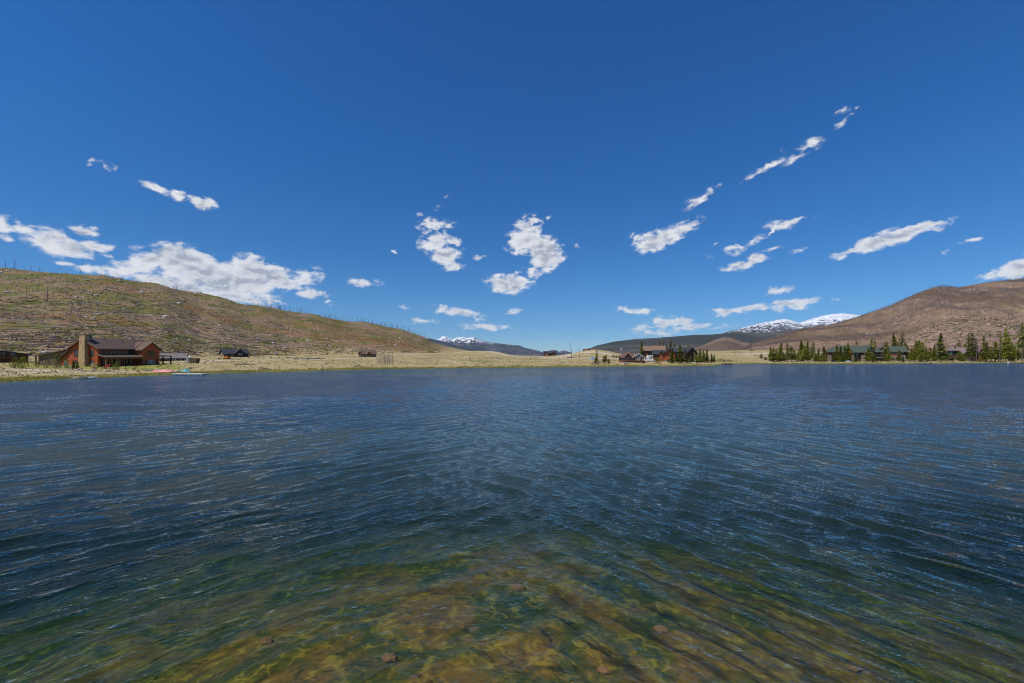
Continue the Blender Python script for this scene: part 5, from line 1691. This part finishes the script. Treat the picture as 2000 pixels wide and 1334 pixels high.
conifers([(1954, 652, 248, 7, 'sparse'), (1960, 668, 246, 9, 'pine'), (1964.5, 640.5, 246, 12, 'pine'), (1971, 659, 240, 14, 'pine'), (1976, 668, 244, 9, 'fir'), (1982, 676, 262, 9, 'pine'), (1990, 678, 266, 9, 'pine'), (1996.5, 631, 246, 13, 'top'),
          (1987, 684, 250, 8, 'sparse'), (2001, 680, 262, 12, 'pine')],
         'in the grove at the right edge', 'conifers at the right edge')
# bare trunks among them
for i, (px, top, Y) in enumerate(sorted(((1907, 664, 232), (1953, 660, 234), (1616, 684, 246), (1436, 676, 300), (1445, 682, 300), (1432, 686, 330), (1531, 684, 250)))):
    p = at(px, Y)
    put_snag(p.x, p.y, row_z(top, Y) - p.z, f'grey bare trunk, {ORD[i]} of seven from the left along the wooded right shore', 'bare trunks on the right shore')

# --- dead trunks by the water in the centre left
me_b = SNAG_ME
lst = [(684, 700, 152), (692, 699, 152)]
for i, (px, top, Y) in enumerate(lst):
    p = at(px, Y)
    put_snag(p.x, p.y, row_z(top, Y) - p.z, ['left', 'right'][i] + ' one of two short dead trunks on the shore below the log cabin', 'two trunks below the log cabin')
for i, (px, top) in enumerate(sorted([(736, 703), (739, 700), (742.5, 698), (745, 701), (748, 688), (750.5, 682), (753, 690), (756.5, 685), (758, 696), (761, 690), (763.5, 694), (766, 684), (767.5, 698), (740.5, 704), (746.5, 704), (764.5, 702)])):
    Y = 150 + (i * 37 % 11)
    p = at(px, Y)
    put_snag(p.x, p.y, row_z(top, Y) - p.z, f'grey dead trunk, {ORD[i]} of sixteen clumped at the shore below the log cabin', 'dead trunks clumped at the shore', wide=1.15)
for px, top, base, Y, lab in ((1117, 666, 0, 225, 'tall bare pole-like trunk, highest of three on the round knoll'), (1124.5, 680, 0, 235, 'shortest bare trunk of three on the round knoll'), (1131.5, 674, 0, 235, 'branchy bare trunk right of two others on the round knoll'),
                            (871.5, 684, 0, 230, 'thin lone trunk on the pale meadow below the hill nose'), (937, 697, 0, 175, 'thin short trunk near the shore right of the log tripods'), (1222.6, 686, 0, 235, 'short bare trunk just behind the deck house')):
    p = at(px, Y)
    put_snag(p.x, p.y, row_z(top, Y) - p.z, lab, None, wide=1.0)
# utility pole with lamp-like head
p = at(1213.3, 228)
hh = row_z(680, 228) - p.z
r = empty('utility_pole', p, 0, 'white-headed utility pole behind the deck house', 'pole')
MB().tube([(0, 0, -.5), (0, 0, hh)], [.14, .1], 8).build('pole', grey_wood, r)
MB().tube([(0, 0, hh - .7), (0, 0, hh)], [.3, .3], 8).build('transformer', trim_white, r)
MB().box(-.8, .8, -.06, .06, hh - 1.4, hh - 1.25).build('crossarm', grey_wood, r)

# --- leafy bushes and willows
def bush_mesh(seed, mat, n=260, tall=1.0, name='foliage'):
    R = random.Random(seed)
    mb = MB()
    for i in range(n):
        a = R.uniform(0, 6.28); t = R.random() ** .8
        r = (1 - abs(2 * t - .8) ** 2 * .5) * R.uniform(.2, 1) ** .5
        c = Vector((r * math.cos(a), r * math.sin(a), t * 2 * tall))
        q = R.uniform(.07, .16)
        d1 = Vector((R.uniform(-1, 1), R.uniform(-1, 1), R.uniform(-1, 1))).normalized() * q
        d2 = d1.cross(Vector((R.uniform(-1, 1), R.uniform(-1, 1), R.uniform(-1, 1)))).normalized() * q * .7
        b = len(mb.v)
        mb.v += [tuple(c - d1), tuple(c + d2), tuple(c + d1), tuple(c - d2)]
        mb.f.append((b, b + 1, b + 2, b + 3))
    return mb.mesh(name, mat)


stem = MB()
for k in range(9):
    a = k * .7; stem.tube([(0, 0, -.2), (.35 * math.cos(a), .35 * math.sin(a), .8), (.7 * math.cos(a), .7 * math.sin(a), 1.7)], [.03, .02, .008], 4)
STEM = stem.mesh('stems', bark_mat)
BM = {'leaf': [bush_mesh(1, leaf_yellow), bush_mesh(2, leaf_yellow)], 'willow': [bush_mesh(3, bush_brown, 150), bush_mesh(4, bush_brown, 150)], 'green': [bush_mesh(5, needle), bush_mesh(6, needle)]}


def bush(px, top, Y, w, kind, label, group=None, cat='bush', name='bush'):
    p = at(px, Y)
    H = row_z(top, Y) - p.z
    r = empty(name, (p.x, p.y, p.z), rnd.uniform(0, 6), label, cat, group)
    s = w / F * Y / 2
    for nm, me in (('foliage', BM[kind][int(px) % 2]), ('stems', STEM)):
        o = bpy.data.objects.new(nm, me); COL.objects.link(o); o.parent = r; o.scale = (s, s, H / 2)


bush(29, 699, 112, 15, 'leaf', 'yellow-green leafy shrub, left of a pair beside the left-edge house', cat='shrub')
bush(45, 697, 112, 16, 'green', 'deeper green young tree, right of a pair beside the left-edge house', cat='shrub')
bush(111, 692, 116, 14, 'leaf', 'feathery yellow-green young tree in front of the garage wing', cat='young tree')
bush(92, 704, 116, 12, 'green', 'small dark green shrub before the garage wing', cat='shrub')
bush(73, 707, 116, 8, 'leaf', 'low green shrub at the left end of the garage wing', cat='shrub')
bush(130, 701, 117, 9, 'leaf', 'thin young aspen left of the stone chimney', cat='young tree')
bush(187, 711, 110, 12, 'leaf', 'low bush just right of the stone chimney foot', cat='shrub')
bush(229, 706, 108, 9, 'leaf', 'staked young tree before the porch posts', cat='young tree')
bush(222, 711, 108, 6, 'leaf', 'sprig of green beside the staked young tree', cat='shrub')
bush(263, 712, 108, 7, 'willow', 'small bare bush before the porch end', cat='shrub')
for i, (px, top, w) in enumerate(((143, 703, 7), (151, 706, 6))):
    conifers([(px, top, 115, w, 'fir')], 'in the lodge garden, ' + ('taller' if i == 0 else 'shorter') + ' of two', 'young firs in the lodge garden')
for i, (px, top, Y, w) in enumerate(((812, 715.5, 150, 9), (788, 714.5, 150, 5), (831, 715.5, 151, 7), (838, 716, 151, 5), (890, 714.5, 152, 7), (909, 715.5, 152, 5), (929.5, 713, 153, 6), (936, 714, 153, 5), (965, 715.5, 155, 8),
                                     (994, 714.5, 158, 6), (1003, 713.5, 158, 6), (1013, 713, 159, 8), (1030, 713, 160, 7), (1038, 713, 160, 6), (1048, 712, 161, 9), (1060, 714, 161, 6), (1089, 715, 163, 7),
                                     (1110, 713, 164, 7), (1124, 713, 164, 7), (1140, 713, 165, 6), (1158, 709, 166, 8), (1166, 702, 168, 12), (1181, 711, 167, 7), (1187, 712, 168, 6), (1275, 710, 176, 6), (1342, 706, 182, 7), (1362, 706, 183, 6))):
    bush(px, top, Y, w, 'willow', f'brown leafless willow bush, {ORD[i]} from the left along the centre shore', 'willow bushes along the centre shore')
for i, (px, top, Y, w) in enumerate(((1284, 699, 180, 13), (1402, 702, 213, 8), (1408, 700, 216, 8), (1415, 702, 216, 9), (1423, 702, 220, 9), (1429, 704, 222, 8))):
    bush(px, top, Y, w, 'leaf' if i == 0 else 'green', ['bright green round bush before the white trailer', 'leftmost of five green bushes on the point', 'tallest of five green bushes on the point', 'middle of five green bushes on the point', 'fourth of five green bushes on the point',
                                                    'rightmost and lowest of five green bushes on the point'][i], None if i == 0 else 'green bushes on the point')
for i, (px, top, Y, w) in enumerate(((1838, 701, 228, 10), (1850, 702, 228, 8), (1860, 703, 226, 9), (1902, 700, 230, 8), (1915, 700, 230, 10), (1925, 702, 228, 9), (1936, 703, 228, 8), (1678, 702, 224, 8), (1722, 702, 226, 8), (1512, 703, 219, 8), (1600, 703, 218, 8), (1776, 702, 226, 7))):
    bush(px, top, Y, w, ['willow', 'green'][i % 3 == 1], ('green' if i % 3 == 1 else 'brown twiggy') + ' low bush by the ' + ["mauve-roofed house deck", "deck posts of the mauve-roofed house", "left wall of the mauve-roofed house", "lone bare trunk at the right", "gable of the mauve-roofed house", "bushy pine beside the mauve gable", "yellow-green pine at the right", "larger green-roofed lodge porch", "smaller green-roofed lodge deck", "first firs of the right stand", "last fir before the large lodge", "stone wall of the smaller lodge"][i], 'low bushes on the right shore')

# ------------------------------------------------------------------ small things on the left shore
def wood_pile_tripod(px, Y, top, label):
    p = at(px, Y)
    hh = row_z(top, Y) - p.z
    r = empty('log_tripod', p, 0, label, 'log pile', 'log tripods on the meadow')
    for k in range(7):
        a = k * .9 + px
        MB().tube([(math.cos(a) * hh * .55, math.sin(a) * hh * .4, -.1), (rnd.uniform(-.15, .15), 0, hh)], [.12, .07], 5).build('log', grey_wood if k % 2 else snag_mat, r)


wood_pile_tripod(918, 215, 698.5, 'steep tripod of weathered logs, largest and leftmost on the meadow')
wood_pile_tripod(961, 222, 698.8, 'pale tripod of weathered logs, middle one on the meadow')
wood_pile_tripod(1036.5, 222, 700, 'low tripod of weathered logs, right one on the meadow')
pink = pmat('pink_plastic', [(0.62, 0.16, 0.16), (0.74, 0.26, 0.25), (0.8, 0.42, 0.4)], 1.2, rough=.5)
teal = pmat('teal_plastic', [(0.01, 0.30, 0.42), (0.02, 0.42, 0.55)], 1.2, rough=.4)


def crumple(name, label, cat, px, Y, w, d, h_, mat, seed):
    p = at(px, Y)
    n = 18
    R = np.random.RandomState(seed)
    xs = np.linspace(-w / 2, w / 2, n); ys = np.linspace(-d / 2, d / 2, 10)
    X, Y_ = np.meshgrid(xs, ys)
    e = np.clip(1 - (np.abs(X) / (w / 2)) ** 3, 0, 1) * np.clip(1 - (np.abs(Y_) / (d / 2)) ** 2, 0, 1)
    Z = e * h_ * (.55 + 1.0 * fbm(X * 1.1 + seed, Y_ * 1.4, 4, seed)) + e * .1
    me = grid_mesh(name, np.stack([X.ravel(), Y_.ravel(), Z.ravel()], 1), 10, n, mat)
    o = bpy.data.objects.new(name, me); COL.objects.link(o); o.location = (p.x, p.y, p.z - .02); o.rotation_euler = (0, 0, rnd.uniform(-.1, .1))
    md = o.modifiers.new('thick', 'SOLIDIFY'); md.thickness = .05
    return tag(o, label, cat)


crumple('tarpaulin', 'long crumpled pink tarpaulin spread on the bank below the lodge', 'tarpaulin', 320, 107, 5.0, 3.0, .7, pink, 3)
crumple('tarpaulin', 'bright teal inflatable bundle on the bank beside the pink tarpaulin', 'inflatable', 363.5, 109.5, 2.4, 2.4, .9, teal, 5)
p = at(357, 103)
# dock
sx0, sx1 = PX(343, 101.5), PX(404, 101.5)
r = empty('dock', ((sx0 + sx1) / 2, 101.0, 0), math.radians(-3), 'low grey floating dock lying along the left shore', 'dock')
L = (sx1 - sx0)
MB().box(-L / 2, L / 2, -.8, .8, .14, .28).build('deck', trim_white, r)
for k in range(5):
    x = -L / 2 + .5 + k * (L - 1) / 4
    MB().box(x - .3, x + .3, -.7, .7, -.1, .14).build('float', grey_wood, r)
# a second slab-like dock further left and shore stones
r = empty('dock', (PX(155, 87.5), 87.2, 0), math.radians(3), 'broken pale grey dock at the water left of the pink tarpaulin', 'dock')
for k in range(7):
    MB().box(-3.4 + k * .98, -2.5 + k * .98, -.55, .55, .12 + .02 * (k % 3), .26 + .02 * (k % 3)).build('deck_panel', trim_white if k % 3 == 0 else grey_wood, r)
r = empty('dock', (PX(1804, 207), 206, 0), 0, 'small dark dock on the right shore below the pine grove', 'dock')
MB().box(-2.4, 2.4, -.8, .8, .2, .36).build('deck', grey_wood, r)
for x in (-2.3, 0, 2.3):
    MB().box(x - .12, x + .12, -.75, .75, -1, .2).build('pile', trim_dark, r)
# row boat
def boat(px, Y, rz, L, mat, label, z=0.0):
    r = empty('rowing_boat', (PX(px, Y), Y, z if z else 0.02), rz, label, 'boat')
    n = 9
    mb = MB()
    sec = []
    for i in range(n):
        t = i / (n - 1)
        w = .62 * math.sin(min(1, t * 1.25 + .12) * math.pi) ** .6 if t < .999 else .03
        w = .55 * (1 - (2 * t - .9) ** 4 * .9) if t < 1 else .03
        w = max(w, .04)
        x = (t - .5) * L
        s = .12 * (2 * t - 1) ** 2
        b = len(mb.v)
        mb.v += [(x, -w, .42 + s), (x, -w * .7, .05), (x, 0, -.05 + s * .5), (x, w * .7, .05), (x, w, .42 + s), (x, w * .85, .42 + s), (x, 0, .1), (x, -w * .85, .42 + s)]
        sec.append(b)
    for a, b in zip(sec[:-1], sec[1:]):
        for k in range(8):
            k2 = (k + 1) % 8
            mb.f.append((a + k, a + k2, b + k2, b + k))
    mb.f.append(tuple(sec[0] + k for k in range(8))[::-1]); mb.f.append(tuple(sec[-1] + k for k in range(8)))
    mb.build('hull', mat, r)
    for x in (-.6, .5):
        MB().box(x - .12, x + .12, -.45, .45, .3, .34).build('seat', post_wood, r)
    return r


boat(1222, 171, .2, 2.5, white_paint, 'small white rowing boat pulled up below the deck house', gz(PX(1222, 171), 171) + .25)
boat(898, 148, .1, 2.0, brown_wood, 'small brown boat beached on the centre-left shore', gz(PX(898, 148), 148) - .05)
r = empty('dock', (PX(1413, 195), 193, 0), math.radians(2), 'low reddish dock floating off the wooded point', 'dock')
MB().box(-1.9, 2.4, -.8, .8, .22, .42).build('deck', trim_red, r)
for x in (-1.6, 0.2, 2.0):
    MB().box(x - .3, x + .3, -.7, .7, -.2, .22).build('float', trim_dark, r)
# lumber pile
p = at(363.5, 118)
r = empty('lumber_pile', p, 0, 'low stack of pale yellow lumber on the grass below the portable toilet', 'lumber pile')
lumber = pmat('fresh_lumber', [(0.5, 0.4, 0.22), (0.65, 0.54, 0.33)], 3.0, (.3, 1, 1))
for i in range(3):
    for k in range(4):
        MB().box(-1.25 + .05 * (k % 2), 1.25, -.5 + k * .27, -.27 + k * .27, .02 + i * .17, .17 + i * .17).build('plank', lumber, r)


# garden chairs on the porch lawn
def chair(px, Y, mat, label):
    p = at(px, Y)
    r = empty('garden_chair', p, math.radians(-30), label, 'chair')
    MB().slab([(-.35, -.4, .42), (.35, -.4, .42), (.35, .3, .3), (-.35, .3, .3)], .04).build('seat', mat, r)
    MB().slab([(-.35, .3, .32), (.35, .3, .32), (.33, .62, 1.1), (-.33, .62, 1.1)], .05).build('backrest', mat, r)
    for sx in (-.38, .38):
        MB().box(sx - .03, sx + .03, -.4, -.32, 0, .6).build('leg', mat, r)
        MB().box(sx - .03, sx + .03, .3, .38, 0, .6).build('leg', mat, r)
        MB().box(sx - .07, sx + .07, -.45, .42, .6, .64).build('armrest', mat, r)


red_paint = pmat('red_paint', [(0.35, 0.02, 0.02), (0.45, 0.035, 0.03)], 2)
chair(204, 117, red_paint, 'red slatted garden chair, left of two by the porch corner')
chair(209, 118, red_paint, 'red slatted garden chair, right of two by the porch corner')


# wire fence round the lodge lawn
def fence(name, pts, label, step, hgt, mat, rail=True, r0=.05):
    P = [Vector((PX(a, b), b, 0)) for a, b in pts]
    r = empty(name, (P[0].x, P[0].y, gz(P[0].x, P[0].y)), 0, label, 'fence')
    o = Vector(r.location)
    prev = None
    rails = MB()
    for a, b in zip(P[:-1], P[1:]):
        n = max(1, int((b - a).length / step))
        for i in range(n + 1):
            q = a.lerp(b, i / n)
            z = gz(q.x, q.y)
            c = Vector((q.x, q.y, z)) - o
            if i or prev is None:
                MB().tube([(c.x, c.y, c.z - .3), (c.x, c.y, c.z + hgt)], [r0, r0], 5).build('post', mat, r)
            if prev is not None and rail and (prev - c).length < step * 3:
                for f in (.45, .92):
                    rails.tube([prev + Vector((0, 0, hgt * f)), c + Vector((0, 0, hgt * f))], [r0 * .5, r0 * .5], 4, False)
            prev = c
    if rail and rails.v: rails.build('rail', mat, r)


fence('fence', [(198, 106), (215, 107), (245, 108), (262, 109), (285, 111)], 'low dark post fence round the lawn before the lodge porch', 1.6, 1.15, trim_dark, r0=.04)
fence('fence', [(55, 112), (90, 113), (140, 114)], 'low wooden garden fence before the garage wing', 2.0, .9, grey_wood, r0=.05)
fence('fence', [(455, 205), (500, 212), (560, 222)], 'broken line of dark posts along the track right of the cabin', 3.2, 1.1, trim_dark, rail=False, r0=.1)
fence('fence', [(690, 226), (735, 232), (800, 240)], 'rail fence crossing the meadow in front of the log cabin', 3.0, 1.1, grey_wood, r0=.06)
fence('fence', [(800, 232), (860, 240), (960, 244), (1050, 246)], 'long thin rail fence across the centre meadow', 4.0, 1.0, grey_wood, r0=.05)
fence('fence', [(1072, 252), (1130, 248), (1200, 236)], 'pale rail fence before the round knoll', 4.0, 1.0, grey_wood, r0=.06)
# grey picket screen behind the trunk clump
fence('fence', [(736, 163), (766, 163)], 'tall grey picket screen behind the dead trunk clump', .32, 3.2, grey_wood, r0=.05)

# stones: lodge bank, dark row on the meadow, shore
def stones(lst, label, group, mat=rock_mat, me=None, name='stone'):
    for (px, Y, s) in lst:
        p = at(px, Y)
        o = bpy.data.objects.new(name, (me or ROCK_ME)[int(px) % len(me or ROCK_ME)])
        COL.objects.link(o)
        o.location = (p.x, p.y, p.z + s * .25); o.scale = (s, s * .8, s * .8); o.rotation_euler = (0, 0, px)
        tag(o, label, name, group)


dark_rock = pmat('dark_stone', [(0.06, 0.045, 0.05), (0.14, 0.11, 0.11), (0.3, 0.26, 0.25)], .8, rough=.95)
DR = []
for i in range(4):
    mb = MB(); add_rock(mb, (0, 0, 0), 1.0, i, 0); DR.append(mb.mesh('boulder', dark_rock))
stones([(577 + i * 3.1 + rnd.uniform(-1, 1), 205 + i * .4 + rnd.uniform(-2, 2), rnd.uniform(.35, .9)) for i in range(19)], 'dark boulder in the row beside the dirt track below the hill', 'row of dark boulders by the track', me=DR, name='boulder')
stones([(140 + i * 3.6, 107 - (i % 4) * 1.5, rnd.uniform(.25, .6)) for i in range(24)], 'pale landscaping stone on the bank below the lodge', 'landscaping stones below the lodge', name='boulder')
stones([(285 + i * 4.6, 107 + (i % 3) * 1.4, rnd.uniform(.3, .75)) for i in range(19)], 'rounded garden boulder between the pergola and the teal bundle', 'garden boulders by the pergola', name='boulder')
stones([(100 + i * 5.5, 87.5 + (i % 3) * .5 + i * .055, rnd.uniform(.12, .3)) for i in range(36)], 'small grey stone at the waterline of the left shore', 'waterline stones on the left shore')
stones([(rnd.uniform(660, 1400), rnd.uniform(165, 250), rnd.uniform(.2, .6)) for i in range(80)], 'small stone scattered on the centre meadow', 'stones on the centre meadow')
stones([(rnd.uniform(395, 660), rnd.uniform(150, 245), rnd.uniform(.2, .7)) for i in range(60)], 'small stone scattered on the meadow below the left hill', 'stones on the left meadow')
stones([(rnd.uniform(1500, 1990), rnd.uniform(215, 228), rnd.uniform(.15, .45)) for i in range(50)], 'small stone on the grassy right shore', 'stones on the right shore')
# driftwood / timbers
for px, Y, L, lab in ((478, 142, 6.5, 'long dark timber lying on the bank below the cabin'), (517, 121, 3.6, 'short dark driftwood log at the waterline'), (447, 112, 4.0, 'dark forked driftwood at the waterline below the excavator'), (700, 143, 3.0, 'tangled dead branch at the water near two short trunks'),
                   (1098, 175, 3.0, 'pale timber lying at the shore left of the blue tent')):
    p = at(px, Y)
    o = MB().tube([(-L / 2, 0, .15), (0, .3, .3), (L / 2, 0, .15)], [.16, .2, .1], 6).tube([(0, .3, .3), (.5, .2, 1.0)], [.08, .03], 4).build('driftwood', grey_wood if px == 1098 else snag_mat)
    o.location = p
    tag(o, lab, 'driftwood')
# blue canopy, white bin, ball
blue = pmat('blue_canvas', [(0.05, 0.16, 0.45), (0.08, 0.22, 0.55)], 2)
p = at(1157.5, 190)
r = empty('canopy_tent', p, .3, 'tiny bright blue canopy on the meadow left of the small conifers', 'tent')
q = MB(); q.v = [(-1, -1, 1.3), (1, -1, 1.3), (1, 1, 1.3), (-1, 1, 1.3), (0, 0, 2.0)]; q.f = [(0, 1, 4), (1, 2, 4), (2, 3, 4), (3, 0, 4), (3, 2, 1, 0)]
q.build('canopy', blue, r)
for a in (-.9, .9):
    for b in (-.9, .9):
        MB().tube([(a, b, -.1), (a, b, 1.3)], [.03, .03], 4).build('leg', trim_white, r)
for px, Y, lab in ((1055, 215, 'small white post box on the centre meadow'), (1347, 190, 'pale blue-grey bin under the dark porch')):
    p = at(px, Y)
    r = empty('box', p, 0, lab, 'box')
    MB().box(-.3, .3, -.25, .25, .5, 1.3).build('body', bl if px > 1300 else trim_white, r)
    MB().box(-.06, .06, -.06, .06, -.2, .5).build('post', post_wood, r)
    MB().box(-.34, .34, -.29, .29, 1.3, 1.36).build('lid', grey_wood, r)
p = (PX(1969, 222), 222, .1)
r = empty('buoy', p, 0, 'small white buoy floating near the right-edge grove', 'buoy')
m_ = MB(); m_.tube([(0, 0, -.2), (0, 0, 0), (0, 0, .3), (0, 0, .5), (0, 0, .58)], [.15, .35, .38, .22, .05], 10); m_.build('float', white_paint, r, True)
MB().tube([(0, 0, .5), (0, 0, .9)], [.03, .03], 5).build('stem', trim_dark, r)
for px, Y, lab in ((1628, 222, 'upturned grey boat on the bank before the larger lodge'), (1657, 223, 'pale grey upturned canoe beside the lodge pines')):
    p = at(px, Y)
    o = MB().tube([(-1.6, 0, .15), (-1.1, 0, .3), (0, 0, .38), (1.1, 0, .3), (1.6, 0, .15)], [.05, .3, .42, .3, .05], 8).build('canoe', bl, None, True)
    o.location = p
    tag(o, lab, 'canoe')
# submerged stones near the camera
sub = pmat('submerged_stone', [(0.20, 0.08, 0.035), (0.32, 0.14, 0.06), (0.22, 0.14, 0.05)], 1.5)
SR = []
for i in range(4):
    mb = MB(); add_rock(mb, (0, 0, 0), 1.0, i + 2, 0); SR.append(mb.mesh('stone', sub))
for px, row, s, lab in ((1667, 1238, .20, 'orange stone lying alone under the clear water at lower right'), (1290, 1190, .22, 'rust-coloured stone under the water right of centre'), (760, 1250, .24, 'brown stone under the water left of the shoal'),
                        (520, 1210, .22, 'pinkish stone under the water at lower left'), (1010, 1110, .26, 'ochre stone at the far edge of the golden shoal'), (1180, 1290, .2, 'amber stone among weed at the bottom edge')):
    Y = F * CAM_Z / (row - HOR) * 1.08
    X = PX(px, Y)
    o = bpy.data.objects.new('stone', SR[int(px) % 4]); COL.objects.link(o)
    o.location = (X, Y, gz(X, Y) + s * .2); o.scale = (s * .75, s * .65, s * .5)
    tag(o, lab, 'stone')



# ------------------------------------------------------------------ clear mountain air that turns the far ranges blue
hz = bpy.data.materials.new('haze_air')
hz.use_nodes = True
HN = NT(hz.node_tree)
pv = HN.n('ShaderNodeVolumePrincipled', {'Color': (0.50, 0.72, 1.0), 'Density': 1.5e-5, 'Anisotropy': 0.0})
HN.n('ShaderNodeOutputMaterial', {1: pv.outputs[0]})
hb = MB().box(-36000, 36000, -400, 25500, -260, 1600).build('haze', hz)
tag(hb, 'thin blue mountain air between the lake and the far ranges', kind='stuff')
